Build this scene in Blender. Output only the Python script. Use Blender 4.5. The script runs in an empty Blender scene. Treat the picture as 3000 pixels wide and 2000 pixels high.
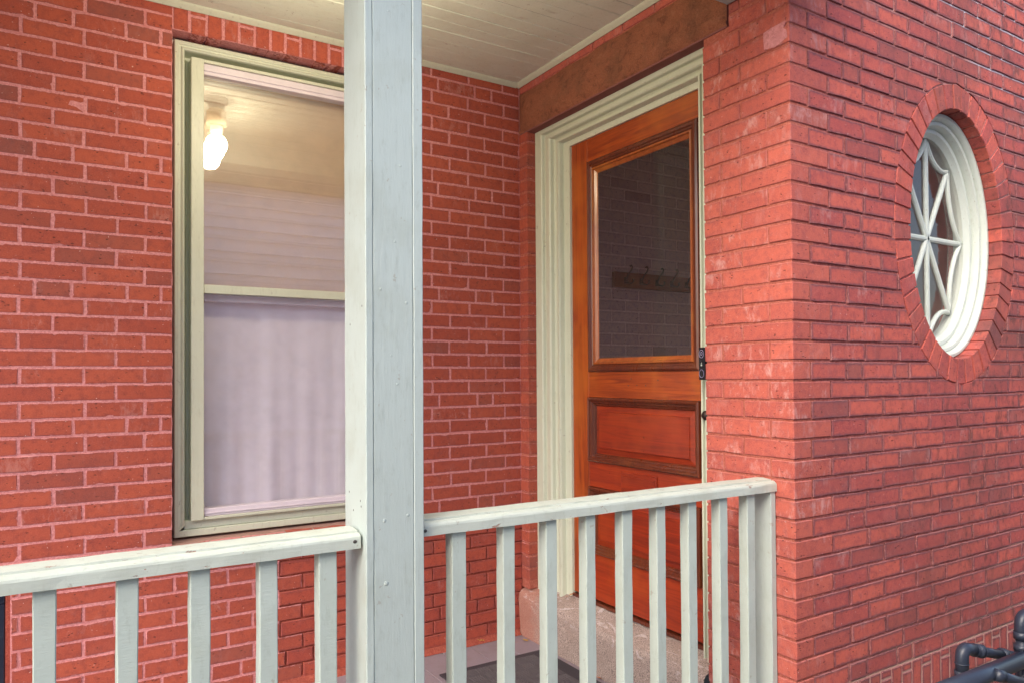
import bpy, bmesh, math, random
from mathutils import Vector, Matrix, noise
random.seed(7)
R = random.Random(11)
sc = bpy.context.scene
COL = sc.collection

# ------------------------------------------------------------------ camera, world, sun, exposure
FPX, YAW, PITCH, ROLL, CY = 2140.2, .5553, .0139, -.0061, 68.3
F = Vector((math.sin(YAW)*math.cos(PITCH), math.cos(YAW)*math.cos(PITCH), math.sin(PITCH)))
RV = Vector((math.cos(YAW), -math.sin(YAW), 0)); UV = RV.cross(F)
R2 = RV*math.cos(ROLL) + UV*math.sin(ROLL); U2 = UV*math.cos(ROLL) - RV*math.sin(ROLL)
cam = bpy.data.objects.new('camera', bpy.data.cameras.new('camera')); COL.objects.link(cam)
cam.data.sensor_width = 36; cam.data.lens = FPX/3000*36; cam.data.shift_y = CY/3000
cam.data.clip_start = .05; cam.data.clip_end = 800
m = Matrix((R2, U2, -F)).transposed().to_4x4(); cam.matrix_world = m
sc.camera = cam

def pj(x, y, z):
    P = Vector((x, y, z)); d = P.dot(F)
    if d < .1: return (-9e9, 0, d)
    return (1500+FPX*P.dot(R2)/d, 1000+CY-FPX*P.dot(U2)/d, d)

SUN_EL, SUN_AZ = math.radians(42), math.radians(240)      # azimuth from +Y (north) clockwise
w = bpy.data.worlds.new('World'); sc.world = w; w.use_nodes = True
nt = w.node_tree; bg = nt.nodes['Background']
sky = nt.nodes.new('ShaderNodeTexSky'); sky.sky_type = 'NISHITA'; sky.sun_disc = False
sky.sun_elevation = SUN_EL; sky.sun_rotation = SUN_AZ; sky.dust_density = 3.5; sky.air_density = 1.0; sky.ozone_density = 1.0
nt.links.new(sky.outputs[0], bg.inputs[0]); bg.inputs[1].default_value = .15
sun = bpy.data.objects.new('sun', bpy.data.lights.new('sun', 'SUN')); COL.objects.link(sun)
sun.data.energy = .62; sun.data.angle = math.radians(75); sun.data.color = (1, .985, .96)
sd = Vector((math.sin(SUN_AZ)*math.cos(SUN_EL), math.cos(SUN_AZ)*math.cos(SUN_EL), math.sin(SUN_EL)))
sun.rotation_euler = sd.to_track_quat('Z', 'Y').to_euler()
sc.view_settings.view_transform = 'Standard'; sc.view_settings.look = 'None'
sc.view_settings.exposure = 1.54; sc.view_settings.gamma = 1
sc.view_settings.use_curve_mapping = False
try:
    sc.cycles.max_bounces = 10; sc.cycles.diffuse_bounces = 6; sc.cycles.transparent_max_bounces = 16
    sc.cycles.use_denoising = True
except Exception: pass

# ------------------------------------------------------------------ node helpers
class G:
    def __init__(s, name, rough=.8, spec=.3):
        s.m = bpy.data.materials.new(name); s.m.use_nodes = True; s.t = s.m.node_tree
        s.b = s.t.nodes['Principled BSDF']; s.b.inputs['Roughness'].default_value = rough
        s.b.inputs['Specular IOR Level'].default_value = spec
        g = s.n('NewGeometry'); s.pos = g.outputs['Position']; s.geo = g
    def n(s, ty, **kw):
        x = s.t.nodes.new('ShaderNode'+ty)
        for k, v in kw.items(): setattr(x, k, v)
        return x
    def L(s, a, b): s.t.links.new(a, b)
    def set(s, inp, v):
        if isinstance(v, (int, float)): inp.default_value = v
        elif isinstance(v, tuple):
            inp.default_value = v if len(inp.default_value) == len(v) else (*v, 1)
        else: s.L(v, inp)
    def math(s, op, a, b=0., c=0., clamp=False):
        x = s.n('Math', operation=op, use_clamp=clamp)
        s.set(x.inputs[0], a); s.set(x.inputs[1], b); s.set(x.inputs[2], c); return x.outputs[0]
    def vec(s, v, sx, sy, sz):
        x = s.n('VectorMath', operation='MULTIPLY'); s.L(v, x.inputs[0]); x.inputs[1].default_value = (sx, sy, sz); return x.outputs[0]
    def noise(s, scale, v=None, det=3, rough=.6, dist=0):
        x = s.n('TexNoise'); s.L(v or s.pos, x.inputs['Vector']); x.inputs['Scale'].default_value = scale
        x.inputs['Detail'].default_value = det; x.inputs['Roughness'].default_value = rough; x.inputs['Distortion'].default_value = dist
        return x.outputs[0]
    def ramp(s, f, lo, hi, a=0., b=1.):
        x = s.n('MapRange'); x.interpolation_type = 'SMOOTHSTEP'; s.set(x.inputs[0], f)
        for i, v in enumerate((lo, hi, a, b)): s.set(x.inputs[i+1], v)
        return x.outputs[0]
    def mix(s, f, a, b, mode='MIX'):
        x = s.n('Mix', data_type='RGBA', blend_type=mode); x.clamp_factor = True
        s.set(x.inputs[0], f); s.set(x.inputs[6], a); s.set(x.inputs[7], b); return x.outputs[2]
    def bump(s, h, dist=.002, strength=1., prev=None):
        x = s.n('Bump'); x.inputs['Distance'].default_value = dist; x.inputs['Strength'].default_value = strength
        s.L(h, x.inputs['Height'])
        if prev: s.L(prev, x.inputs['Normal'])
        return x.outputs[0]
    def out(s, col, nrm=None, rough=None):
        s.set(s.b.inputs['Base Color'], col)
        if nrm: s.L(nrm, s.b.inputs['Normal'])
        if rough is not None: s.set(s.b.inputs['Roughness'], rough)
        return s.m

def brick_material(name, base, deep, mortar, smear, edge_dark, wash, dirt):
    g = G(name, .86, .25)
    oi = g.n('ObjectInfo'); at = g.n('Attribute', attribute_name='tint')
    add = g.n('VectorMath', operation='ADD'); g.L(oi.outputs['Color'], add.inputs[0]); g.L(at.outputs['Vector'], add.inputs[1])
    sp = g.n('SeparateXYZ'); g.L(add.outputs[0], sp.inputs[0]); r, dk, ws = sp.outputs
    # each brick samples its own patch of noise
    off = g.n('VectorMath', operation='SCALE'); off.inputs[0].default_value = (13.7, 7.3, 5.1); g.L(r, off.inputs[3])
    pv = g.n('VectorMath', operation='ADD'); g.L(g.pos, pv.inputs[0]); g.L(off.outputs[0], pv.inputs[1]); P = pv.outputs[0]
    big = g.noise(9, P, 4, .6); mid = g.noise(38, P, 4, .65); fine = g.noise(260, P, 3, .7)
    c = g.mix(g.ramp(g.math('ADD', g.math('MULTIPLY', r, .7), g.math('MULTIPLY', big, .5)), .2, 1.), base, deep)
    c = g.mix(g.math('MULTIPLY', g.ramp(mid, .42, .72), .55), c, (deep[0]*.55, deep[1]*.6, deep[2]*.9))
    c = g.mix(g.math('MULTIPLY', g.ramp(fine, .4, .7), .42), c, (min(1, base[0]*1.3), base[1]*1.5, base[2]*1.5))
    c = g.mix(g.math('MULTIPLY', dk, g.ramp(big, .25, .7, .45, .95)), c, (.17, .075, .07))
    # distance to the brick's own edge
    bp = g.n('Attribute', attribute_name='bp'); bh = g.n('Attribute', attribute_name='bh')
    ab = g.n('VectorMath', operation='ABSOLUTE'); g.L(bp.outputs['Vector'], ab.inputs[0])
    su = g.n('VectorMath', operation='SUBTRACT'); g.L(bh.outputs['Vector'], su.inputs[0]); g.L(ab.outputs[0], su.inputs[1])
    s2 = g.n('SeparateXYZ'); g.L(su.outputs[0], s2.inputs[0])
    ed = g.math('MINIMUM', s2.outputs[0], s2.outputs[1])
    edn = g.math('SUBTRACT', ed, g.math('MULTIPLY', g.math('SUBTRACT', g.noise(55, P, 3), .5), .014))
    c = g.mix(g.math('MULTIPLY', g.ramp(edn, .013, .001), edge_dark), c, (.17, .065, .075))
    # long thin streaks and pale efflorescence
    st = g.noise(24, g.vec(P, 1.6, 1.6, .7), 5, .75, .6)
    c = g.mix(g.math('MULTIPLY', g.math('MULTIPLY', ws, g.ramp(g.math('ADD', g.math('MULTIPLY', st, .55), g.math('MULTIPLY', big, .45)), .50, .66)), wash), c, (.62, .36, .33))
    spk = g.noise(120, P, 2, .5)
    c = g.mix(g.math('MULTIPLY', g.ramp(spk, .735, .77), .7), c, (.75, .55, .5))
    # soot that gathers away from the porch
    if dirt:
        sx = g.n('SeparateXYZ'); g.L(g.pos, sx.inputs[0])
        dn = g.noise(2.3, None, 5, .62)
        far = g.ramp(sx.outputs[0], 2.4, 3.6, .15, 1.)
        c = g.mix(g.math('MULTIPLY', g.math('MULTIPLY', g.ramp(dn, .42, .68), far), dirt), c, (.13, .06, .055))
        soot = g.ramp(g.noise(24, g.vec(P, 1, 1, .5), 4, .7), .5, .68)
        c = g.mix(g.math('MULTIPLY', g.math('MULTIPLY', soot, far), .7), c, (.10, .045, .04))
    if smear:
        # mortar washed over the arrises
        wob = g.math('MULTIPLY', g.math('SUBTRACT', g.noise(75, P, 4, .75), .5), .013)
        blob = g.math('MULTIPLY', g.ramp(g.noise(19, P, 2), .55, .8), .006)
        e = g.math('SUBTRACT', g.math('ADD', ed, wob), blob)
        c = g.mix(g.math('MULTIPLY', g.ramp(e, .0013, .0), smear), c, mortar)
    # pits
    vo = g.n('TexVoronoi', feature='F1'); vo.inputs['Scale'].default_value = 56; vo.inputs['Randomness'].default_value = 1
    mixv = g.n('VectorMath', operation='ADD'); nv = g.n('TexNoise'); nv.inputs['Scale'].default_value = 60
    g.L(P, nv.inputs['Vector']); sc_ = g.n('VectorMath', operation='SCALE'); g.L(nv.outputs[1], sc_.inputs[0]); sc_.inputs[3].default_value = .013
    g.L(P, mixv.inputs[0]); g.L(sc_.outputs[0], mixv.inputs[1])
    st2 = g.n('VectorMath', operation='MULTIPLY'); g.L(mixv.outputs[0], st2.inputs[0]); st2.inputs[1].default_value = (.75, .75, 1.6); g.L(st2.outputs[0], vo.inputs['Vector'])
    pit = g.math('MULTIPLY', g.ramp(vo.outputs[0], .25, .13), g.ramp(g.noise(26, P, 2), .50, .60))
    c = g.mix(g.math('MULTIPLY', pit, .78), c, (.09, .03, .026))
    h = g.math('ADD', g.math('MULTIPLY', mid, .5), g.math('MULTIPLY', fine, .35))
    h = g.math('SUBTRACT', h, g.math('MULTIPLY', pit, .9))
    nr = g.bump(h, .0022, .8)
    return g.out(c, nr)

def mortar_material(name, col, col2, dark, pale=None):
    g = G(name, .92, .15)
    n1 = g.noise(90, None, 5, .8); n2 = g.noise(4, None, 4); n3 = g.noise(300, None, 3, .7)
    c = g.mix(g.ramp(n1, .38, .60), col, (col2[0]*.82, col2[1]*.75, col2[2]*.75)); c = g.mix(g.math('MULTIPLY', g.ramp(g.noise(9, None, 4, .7), .5, .66), .55), c, (col2[0]*.85, col2[1]*.7, col2[2]*.68))
    c = g.mix(g.math('MULTIPLY', g.ramp(n2, .5, .72), dark), c, (col2[0]*.5, col2[1]*.45, col2[2]*.5))
    if pale:                                      # repointed patches in a lighter mortar
        s = g.n('SeparateXYZ'); g.L(g.pos, s.inputs[0]); x, y, z = s.outputs
        wv = g.math('MULTIPLY', g.math('SUBTRACT', g.noise(2.2, None, 3), .5), .5)
        q0 = g.math('ADD', g.math('ADD', g.math('MULTIPLY', x, .6), z), wv); up = g.math('MULTIPLY', g.ramp(q0, 3.38, 3.5), .9)
        c = g.mix(g.math('MULTIPLY', g.ramp(q0, 2.75, 3.1), .75), c, (.62, .33, .28))
        lo = g.math('MULTIPLY', g.ramp(g.math('SUBTRACT', g.math('ADD', z, wv), g.math('MULTIPLY', g.math('SUBTRACT', x, 2.6), .26)), -1.03, -1.16), .9)
        c = g.mix(up, c, pale); c = g.mix(lo, c, (.58, .36, .29))
    h = g.math('ADD', n1, g.math('MULTIPLY', n3, .5))
    return g.out(c, g.bump(h, .003, .9))

def paint_material(name, col, grain=(1, 1, .12), chips=.0, rough=.5, dirt=.28, bmp=.8):
    g = G(name, rough, .4)
    n = g.noise(7, None, 5, .6); f = g.noise(90, g.vec(g.pos, *grain), 4, .7); fl = g.noise(420, None, 2)
    c = g.mix(g.math('MULTIPLY', g.ramp(n, .45, .75), dirt), col, (col[0]*.72, col[1]*.68, col[2]*.58))
    c = g.mix(g.math('MULTIPLY', g.ramp(g.noise(60, g.vec(g.pos, 1, 1, .25), 5, .8), .52, .68), .28), c, (col[0]*.62, col[1]*.60, col[2]*.54))
    spots = g.ramp(g.noise(33, None, 3, .7), .67, .71)
    c = g.mix(g.math('MULTIPLY', spots, .5), c, (.30, .26, .2))
    h = g.math('ADD', g.math('MULTIPLY', f, .7), g.math('ADD', g.math('MULTIPLY', n, .8), g.math('MULTIPLY', fl, .15)))
    if chips:
        ch = g.ramp(g.noise(30, g.vec(g.pos, .35, 1, 1), 5, .78), .635, .655)
        c = g.mix(g.math('MULTIPLY', ch, chips), c, (.33, .2, .15)); h = g.math('SUBTRACT', h, ch)
    return g.out(c, g.bump(h, .0016, bmp))

def wood_material(name, axis, base, dark, gloss=.28):
    g = G(name, gloss, .5)
    sc3 = {'z': (1, 1, .05), 'y': (1, .05, 1)}[axis]
    v = g.vec(g.pos, *sc3)
    n = g.noise(38, v, 6, .65, 1.2); n2 = g.noise(150, v, 3, .7); n3 = g.noise(3.2, None, 3)
    c = g.mix(g.ramp(n, .3, .72), base, dark)
    c = g.mix(g.math('MULTIPLY', g.ramp(n2, .5, .75), .35), c, (dark[0]*.5, dark[1]*.45, dark[2]*.4))
    c = g.mix(g.math('MULTIPLY', g.ramp(n3, .45, .7), .5), c, (base[0]*1.25, base[1]*1.9, base[2]*1.6))
    sp = g.ramp(g.noise(22, None, 4, .7), .69, .72)
    c = g.mix(g.math('MULTIPLY', sp, .7), c, (.05, .015, .006))
    g.b.inputs['Coat Weight'].default_value = .25; g.b.inputs['Coat Roughness'].default_value = .2
    return g.out(c, g.bump(g.math('ADD', n, g.math('MULTIPLY', n2, .5)), .0006, .5), g.ramp(n, .3, .7, gloss, gloss+.12))

def stone_material(name, a, b, c3, grain, rough=.9, bump=.004, red=False, chips=False):
    g = G(name, rough, .2)
    n = g.noise(grain, None, 3, .75); n2 = g.noise(6, None, 5, .6); n3 = g.noise(28, None, 5, .7)
    c = g.mix(g.ramp(n, .4, .62), a, b); c = g.mix(g.math('MULTIPLY', g.ramp(n2, .45, .7), .6), c, c3)
    if chips:                                      # hammered hollows and pale bruises
        k1 = g.noise(17, g.vec(g.pos, 1, .9, 1.15), 6, .78, .3); k2 = g.noise(60, None, 4, .75)
        c = g.mix(g.math('MULTIPLY', g.ramp(k1, .50, .66), .5), c, (.11, .045, .033)); c = g.mix(g.math('MULTIPLY', g.ramp(k1, .42, .34), .5), c, (.44, .19, .12))
        c = g.mix(g.math('MULTIPLY', g.ramp(k2, .66, .72), .55), c, (.55, .32, .24))
        n3 = g.math('ADD', n3, g.math('MULTIPLY', k1, -2.))
    if red:                                        # overspill of red masonry paint near the brickwork and pale worn lip
        s = g.n('SeparateXYZ'); g.L(g.pos, s.inputs[0])
        rr = g.ramp(g.math('ADD', s.outputs[1], g.math('MULTIPLY', g.math('SUBTRACT', n3, .5), .25)), 3.08, 3.30)
        c = g.mix(g.math('MULTIPLY', rr, .6), c, (.42, .14, .09))
        wn = g.ramp(g.noise(14, g.vec(g.pos, 1, .5, 1), 5, .75, 1.5), .54, .62)
        lip = g.math('MULTIPLY', wn, g.ramp(s.outputs[2], -1.27, -1.19))
        c = g.mix(g.math('MULTIPLY', lip, .65), c, (.62, .55, .55))
    return g.out(c, g.bump(g.math('ADD', g.math('MULTIPLY', n, .4), n3), bump, .8))

def plain(name, col, rough=.5, spec=.5, metal=0., bump=None, emis=None):
    g = G(name, rough, spec); g.b.inputs['Metallic'].default_value = metal
    nr = g.bump(g.noise(bump[0], None, 4), bump[1], .6) if bump else None
    n = g.noise(12, None, 4)
    c = g.mix(g.math('MULTIPLY', g.ramp(n, .4, .7), .25), col, tuple(x*.7 for x in col))
    if emis: g.b.inputs['Emission Color'].default_value = (*emis[0], 1); g.b.inputs['Emission Strength'].default_value = emis[1]
    return g.out(c, nr)

def glass_material(name, extra=.0, tint=(.97, .975, .98), rough=.0, gain=1.0, haze=.0):
    """a pane as one sheet: both faces' reflection lumped together, the same from either side"""
    g = G(name); t = g.t
    dt = g.n('VectorMath', operation='DOT_PRODUCT'); g.L(g.geo.outputs['Incoming'], dt.inputs[0]); g.L(g.geo.outputs['Normal'], dt.inputs[1])
    om = g.math('SUBTRACT', 1., g.math('ABSOLUTE', dt.outputs['Value']))
    fr = g.math('ADD', .08, g.math('MULTIPLY', g.math('POWER', om, 5.), .85))
    wob = g.bump(g.noise(3.5, None, 2), .004, .04)
    tr = g.n('BsdfTransparent'); tr.inputs[0].default_value = (*tint, 1)
    gl = g.n('BsdfGlossy'); gl.inputs['Roughness'].default_value = rough; g.L(wob, gl.inputs['Normal'])
    ms = g.n('MixShader'); g.L(g.math('ADD', g.math('MULTIPLY', fr, gain), extra, clamp=True), ms.inputs[0])
    g.L(tr.outputs[0], ms.inputs[1]); g.L(gl.outputs[0], ms.inputs[2])
    o = [x for x in t.nodes if x.type == 'OUTPUT_MATERIAL'][0]
    if haze:                                       # brownish haze mixed into the pane to brighten what it shows
        df_ = g.n('BsdfDiffuse'); df_.inputs[0].default_value = (.50, .37, .33, 1)
        m2_ = g.n('MixShader'); g.L(g.math('MULTIPLY', g.ramp(g.noise(9, None, 5, .7), .2, .8, .7, 1.3), haze), m2_.inputs[0])
        g.L(ms.outputs[0], m2_.inputs[1]); g.L(df_.outputs[0], m2_.inputs[2]); g.L(m2_.outputs[0], o.inputs[0])
    else: g.L(ms.outputs[0], o.inputs[0])
    return g.m

M = {}
PINK = (.70, .31, .31)
M['brick_rear'] = brick_material('brick_rear', (.42, .090, .052), (.34, .068, .045), PINK, .7, .25, .35, 0)
M['brick_low'] = brick_material('brick_low', (.42, .083, .050), (.34, .064, .044), (.5, .13, .09), .5, .3, .3, 0)
M['brick_pier'] = brick_material('brick_pier', (.50, .118, .082), (.41, .092, .070), (.56, .20, .16), .45, .25, .8, 0)
M['brick_side'] = brick_material('brick_side', (.53, .115, .080), (.37, .075, .068), (.52, .22, .19), .35, .85, .4, .62)
M['brick_room'] = brick_material('brick_room', (.60, .44, .40), (.54, .39, .36), (.8, .66, .62), .5, .2, .2, 0)
M['mortar_rear'] = mortar_material('mortar_rear', PINK, (.66, .27, .27), .2)
M['mortar_low'] = mortar_material('mortar_low', (.42, .115, .078), (.35, .085, .06), .5)
M['mortar_pier'] = mortar_material('mortar_pier', (.50, .17, .125), (.44, .13, .09), .2)
M['mortar_side'] = mortar_material('mortar_side', (.54, .19, .155), (.44, .13, .11), .35, (.62, .60, .62))
M['mortar_room'] = mortar_material('mortar_room', (.82, .70, .66), (.76, .62, .58), .1)
CREAM = (.445, .515, .48)
M['paint'] = paint_material('sage_paint', CREAM)
M['paint_rail'] = paint_material('sage_paint_rail', (.50, .55, .48), (.12, 1, 1), .9, .5, .4)
M['paint_bal'] = paint_material('sage_paint_sawn', (.46, .53, .475), (.5, .5, 2.2), .0, .55)
M['casing'] = paint_material('cream_paint', (.58, .61, .49), (1, 1, .1), .0, .42, .08, .2)
M['ceiling'] = paint_material('ceiling_paint', (.70, .76, .65), (.1, 1, 1), .25, .45, .25)
M['groove'] = plain('groove_dark', (.07, .055, .04), .95)  # dark backing colour, makes the gaps between boards read as cracks
M['storm'] = paint_material('storm_frame_paint', (.60, .62, .49), (1, 1, .1), .0, .4, .15)
M['lilac'] = plain('vinyl_track', (.72, .64, .70), .4)
WO, WD = (.42, .078, .013), (.20, .030, .008)
M['wood_z'] = wood_material('stained_wood_upright', 'z', WO, WD)
M['wood_y'] = wood_material('stained_wood_level', 'y', WO, WD)
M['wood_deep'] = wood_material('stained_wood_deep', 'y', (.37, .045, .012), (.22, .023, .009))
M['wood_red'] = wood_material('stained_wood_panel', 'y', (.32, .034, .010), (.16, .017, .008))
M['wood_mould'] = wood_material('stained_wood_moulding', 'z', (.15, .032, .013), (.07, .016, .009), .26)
M['wood_lit'] = wood_material('stained_wood_lit_bead', 'z', (.42, .11, .025), (.24, .055, .016), .3)  # lighter wood colour paints the highlight along the bead
M['brownstone'] = stone_material('brownstone', (.40, .150, .085), (.29, .105, .062), (.20, .095, .06), 210, .95, .016, False, True)
M['brownstone_cut'] = stone_material('brownstone_cut', (.26, .10, .09), (.20, .08, .07), (.24, .11, .10), 240, .9, .0015)
M['granite'] = stone_material('granite', (.50, .40, .35), (.19, .15, .14), (.31, .23, .20), 210, .9, .004, True)
M['sill'] = stone_material('painted_sill', (.40, .24, .20), (.35, .20, .17), (.38, .25, .2), 60, .8, .002)
M['floor'] = paint_material('porch_floor_paint', (.27, .225, .26), (1, .08, 1), .5, .6, .5)
M['mat'] = plain('rubber_mat', (.05, .045, .055), .7, .3, 0, (300, .002))
M['mat_rib'] = plain('carpet_rib', (.13, .115, .125), .95, .1, 0, (500, .003))
M['black'] = plain('black_plastic', (.028, .036, .056), .36, .5, 0, (40, .0006))
M['bell'] = plain('doorbell_black', (.012, .012, .015), .25, .5)
M['bellring'] = plain('doorbell_ring', (.25, .22, .35), .3, .5)
M['bronze'] = plain('dark_bronze', (.06, .045, .04), .4, .5, .8)
M['iron'] = plain('hook_iron', (.03, .022, .02), .5, .5, .5)
M['rackwood'] = wood_material('rack_wood', 'z', (.24, .062, .016), (.17, .042, .012))
M['screw'] = plain('screw_steel', (.10, .09, .08), .5, .5, .6)
M['white'] = paint_material('white_gloss_paint', (.55, .60, .53), (1, 1, 1), .0, .35, .2)
M['curtain'] = plain('sheer_curtain', (.88, .81, .90), .95, .1)
M['shade'] = plain('window_shade', (.93, .66, .46), .95, .1)
M['ovalglass'] = glass_material('oval_glass', .0, gain=1.0, haze=.045)
M['winglass'] = glass_material('window_glass', .03, gain=1.5)
M['lowglass'] = glass_material('lower_glass', .0, gain=.8, haze=.05)
M['doorglass'] = glass_material('door_glass', .0, (.98, .96, .97), gain=.35, haze=.05)
M['siding'] = paint_material('white_siding', (.80, .80, .88), (.1, 1, 1), .0, .5, .1)
M['ground'] = stone_material('ground_dirt', (.12, .1, .07), (.16, .13, .1), (.08, .1, .05), 30)
M['roomwall'] = plain('room_plaster', (.74, .70, .68), .9)
M['roomfloor'] = plain('room_floor', (.16, .08, .04), .5)
M['darkframe'] = plain('black_window_paint', (.012, .018, .035), .3, .5)
M['leaf_y'] = plain('leaf_yellow', (.52, .33, .06), .7)
M['leaf_o'] = plain('leaf_orange', (.5, .16, .04), .7)
M['lampglass'] = plain('lamp_glass', (.8, .7, .5), .2, .5, 0, None, ((1, .62, .3), .22))
M['bulb'] = plain('lamp_bulb', (.9, .8, .6), .3, .5, 0, None, ((1, .82, .55), 1.5))
M['concrete'] = stone_material('concrete_wall', (.36, .33, .3), (.3, .27, .25), (.3, .26, .22), 90)

# ------------------------------------------------------------------ object helpers
def link(name, me, mat, parent=None, smooth=False):
    o = bpy.data.objects.new(name, me); COL.objects.link(o)
    if mat and not me.materials: me.materials.append(M[mat] if isinstance(mat, str) else mat)
    if parent: o.parent = parent
    if smooth: me.polygons.foreach_set('use_smooth', [True]*len(me.polygons))
    return o
def thing(name, label, cat, group=None, loc=(0, 0, 0)):
    o = bpy.data.objects.new(name, None); COL.objects.link(o); o.location = loc
    o.empty_display_size = .1; o['label'] = label; o['category'] = cat
    if group: o['group'] = group
    return o
def tag(o, label, cat, group=None):
    o['label'] = label; o['category'] = cat
    if group: o['group'] = group
    return o
def struct(o): o['kind'] = 'structure'; return o
def mesh(vs, fs): 
    me = bpy.data.meshes.new('m'); me.from_pydata([tuple(v) for v in vs], [], fs); me.update(); return me
def bm_mesh(bm, name='m'):
    bmesh.ops.recalc_face_normals(bm, faces=bm.faces[:]); me = bpy.data.meshes.new(name); bm.to_mesh(me); bm.free(); return me
def add_box(bm, x0, x1, y0, y1, z0, z1, bev=0, jit=0):
    r = bmesh.ops.create_cube(bm, size=1); vs = r['verts']
    for v in vs:
        v.co = Vector(((x0+x1)/2+v.co.x*(x1-x0), (y0+y1)/2+v.co.y*(y1-y0), (z0+z1)/2+v.co.z*(z1-z0)))
        if jit: v.co += Vector((R.uniform(-jit, jit), R.uniform(-jit, jit), R.uniform(-jit, jit)))
    if bev:
        es = list({e for v in vs for e in v.link_edges})
        bmesh.ops.bevel(bm, geom=es, offset=bev, segments=1, affect='EDGES')
def box(name, b, mat, parent=None, bev=.0015, jit=0):
    bm = bmesh.new(); add_box(bm, *b, bev=bev, jit=jit); return link(name, bm_mesh(bm), mat, parent)
def boxes(name, bl, mat, parent=None, bev=0):
    bm = bmesh.new()
    for b in bl: add_box(bm, *b, bev=bev)
    return link(name, bm_mesh(bm), mat, parent)
def long_box(name, b, axis, n, mat, parent=None, amp=.0012, bev=.003, seed=0):
    """a board whose arrises wander a little along its length"""
    x0, x1, y0, y1, z0, z1 = b; lo = [x0, y0, z0]; hi = [x1, y1, z1]; ax = 'xyz'.index(axis); o = [i for i in range(3) if i != ax]
    bm = bmesh.new(); rings = []
    c = [(0, 0, 1, 1), (1, 0, -1, 1), (1, 1, -1, -1), (0, 1, 1, -1)]
    for k in range(n+1):
        t = lo[ax]+(hi[ax]-lo[ax])*k/n; ring = []
        for (a, b2, sa, sb) in c:
            base = [(lo[o[0]], hi[o[0]])[a], (lo[o[1]], hi[o[1]])[b2]]
            q = noise.noise_vector(Vector((t*9+seed, a*5.1+seed*.7, b2*7.7)))*amp + noise.noise_vector(Vector((t*45+seed, a*5.1, b2*7.7)))*amp*.4
            for (da, db) in ((0, sb*bev), (sa*bev, 0)) if (a, b2) in ((0, 0), (1, 1)) else ((sa*bev, 0), (0, sb*bev)):
                p = [0, 0, 0]; p[ax] = t; p[o[0]] = base[0]+da+q[0]; p[o[1]] = base[1]+db+q[1]; ring.append(bm.verts.new(p))
        rings.append(ring)
    for k in range(n):
        for i in range(8): bm.faces.new((rings[k][i], rings[k][(i+1) % 8], rings[k+1][(i+1) % 8], rings[k+1][i]))
    bm.faces.new(rings[0]); bm.faces.new(rings[-1])
    return link(name, bm_mesh(bm), mat, parent)
def tube(bm, pts, rad, seg=20, cap=True):
    pts = [Vector(p) for p in pts]; prev = None; rings = []
    for i, p in enumerate(pts):
        d = (pts[min(i+1, len(pts)-1)]-pts[max(i-1, 0)]).normalized()
        if prev is None:
            a = d.orthogonal().normalized()
        else:
            a = (prev - d*prev.dot(d)).normalized()
        prev = a; b = d.cross(a); r = rad[i] if isinstance(rad, (list, tuple)) else rad
        rings.append([bm.verts.new(p+(a*math.cos(2*math.pi*j/seg)+b*math.sin(2*math.pi*j/seg))*r) for j in range(seg)])
    for k in range(len(rings)-1):
        for j in range(seg): bm.faces.new((rings[k][j], rings[k][(j+1) % seg], rings[k+1][(j+1) % seg], rings[k+1][j]))
    if cap: bm.faces.new(rings[0][::-1]); bm.faces.new(rings[-1])
def arc_pts(a, corner, b, rad, n=8):
    a, c, b = map(Vector, (a, corner, b)); d1 = (a-c).normalized(); d2 = (b-c).normalized()
    p, q = c+d1*rad, c+d2*rad
    return [((1-t)**2*p + 2*t*(1-t)*c + t*t*q) for t in [i/n for i in range(n+1)]]
def tube_obj(name, pts, rad, mat, parent=None, seg=20):
    bm = bmesh.new(); tube(bm, pts, rad, seg); o = link(name, bm_mesh(bm), mat, parent, True); return o

# ------------------------------------------------------------------ bricks
XW, YB, YR = 2.1511, 3.3777, 1.6288
PB, ZB = .0677, .0421
PW, ZW = .0689, -.0939
J = .0043                                              # half a joint

def brick_mesh(poly, depth, L, H, rr, ins=.0016, face_in=.0026, tint=None):
    """poly: outline (a, z) anticlockwise seen from the front; a brick with a worn arris, running `depth` into the wall"""
    n = len(poly); cx = sum(p[0] for p in poly)/n; cz = sum(p[1] for p in poly)/n
    vs = []; 
    for (a, z) in poly:
        d = math.hypot(cx-a, cz-z) or 1; vs.append((a+(cx-a)/d*ins*1.5, rr.uniform(-.0004, .0004), z+(cz-z)/d*ins*1.5))
    vs += [(a, face_in, z) for (a, z) in poly]; vs += [(a, depth, z) for (a, z) in poly]
    fs = [tuple(range(n))]
    for k in range(2):
        for i in range(n): j = (i+1) % n; fs.append((k*n+j, k*n+i, (k+1)*n+i, (k+1)*n+j))
    me = mesh(vs, fs)
    a1 = me.attributes.new('bp', 'FLOAT_VECTOR', 'POINT'); a2 = me.attributes.new('bh', 'FLOAT_VECTOR', 'POINT')
    x0 = min(p[0] for p in poly); z0 = min(p[1] for p in poly)
    for i, v in enumerate(vs):
        a1.data[i].vector = (v[0]-x0-L/2, v[2]-z0-H/2, 0); a2.data[i].vector = (L/2, H/2, .5)
    return me
def rect_poly(L, H, rr, j=.0013):
    p = []; nx = 4 if L > .15 else 3
    def q(a, z): p.append((a+rr.uniform(-j, j), z+rr.uniform(-j, j)))
    w = [rr.uniform(-j*1.6, j*1.6) for _ in range(4)]
    c = [(0, 0), (L, 0), (L, H), (0, H)]
    c = [(x+rr.uniform(-.0014, .0014), z+rr.uniform(-.0014, .0014)) for x, z in c]
    for s in range(4):
        a, b = c[s], c[(s+1) % 4]; k = nx if s % 2 == 0 else 2
        for i in range(k):
            t = i/k; q(a[0]+(b[0]-a[0])*t, a[1]+(b[1]-a[1])*t)
    return p
CACHE = {}
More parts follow.
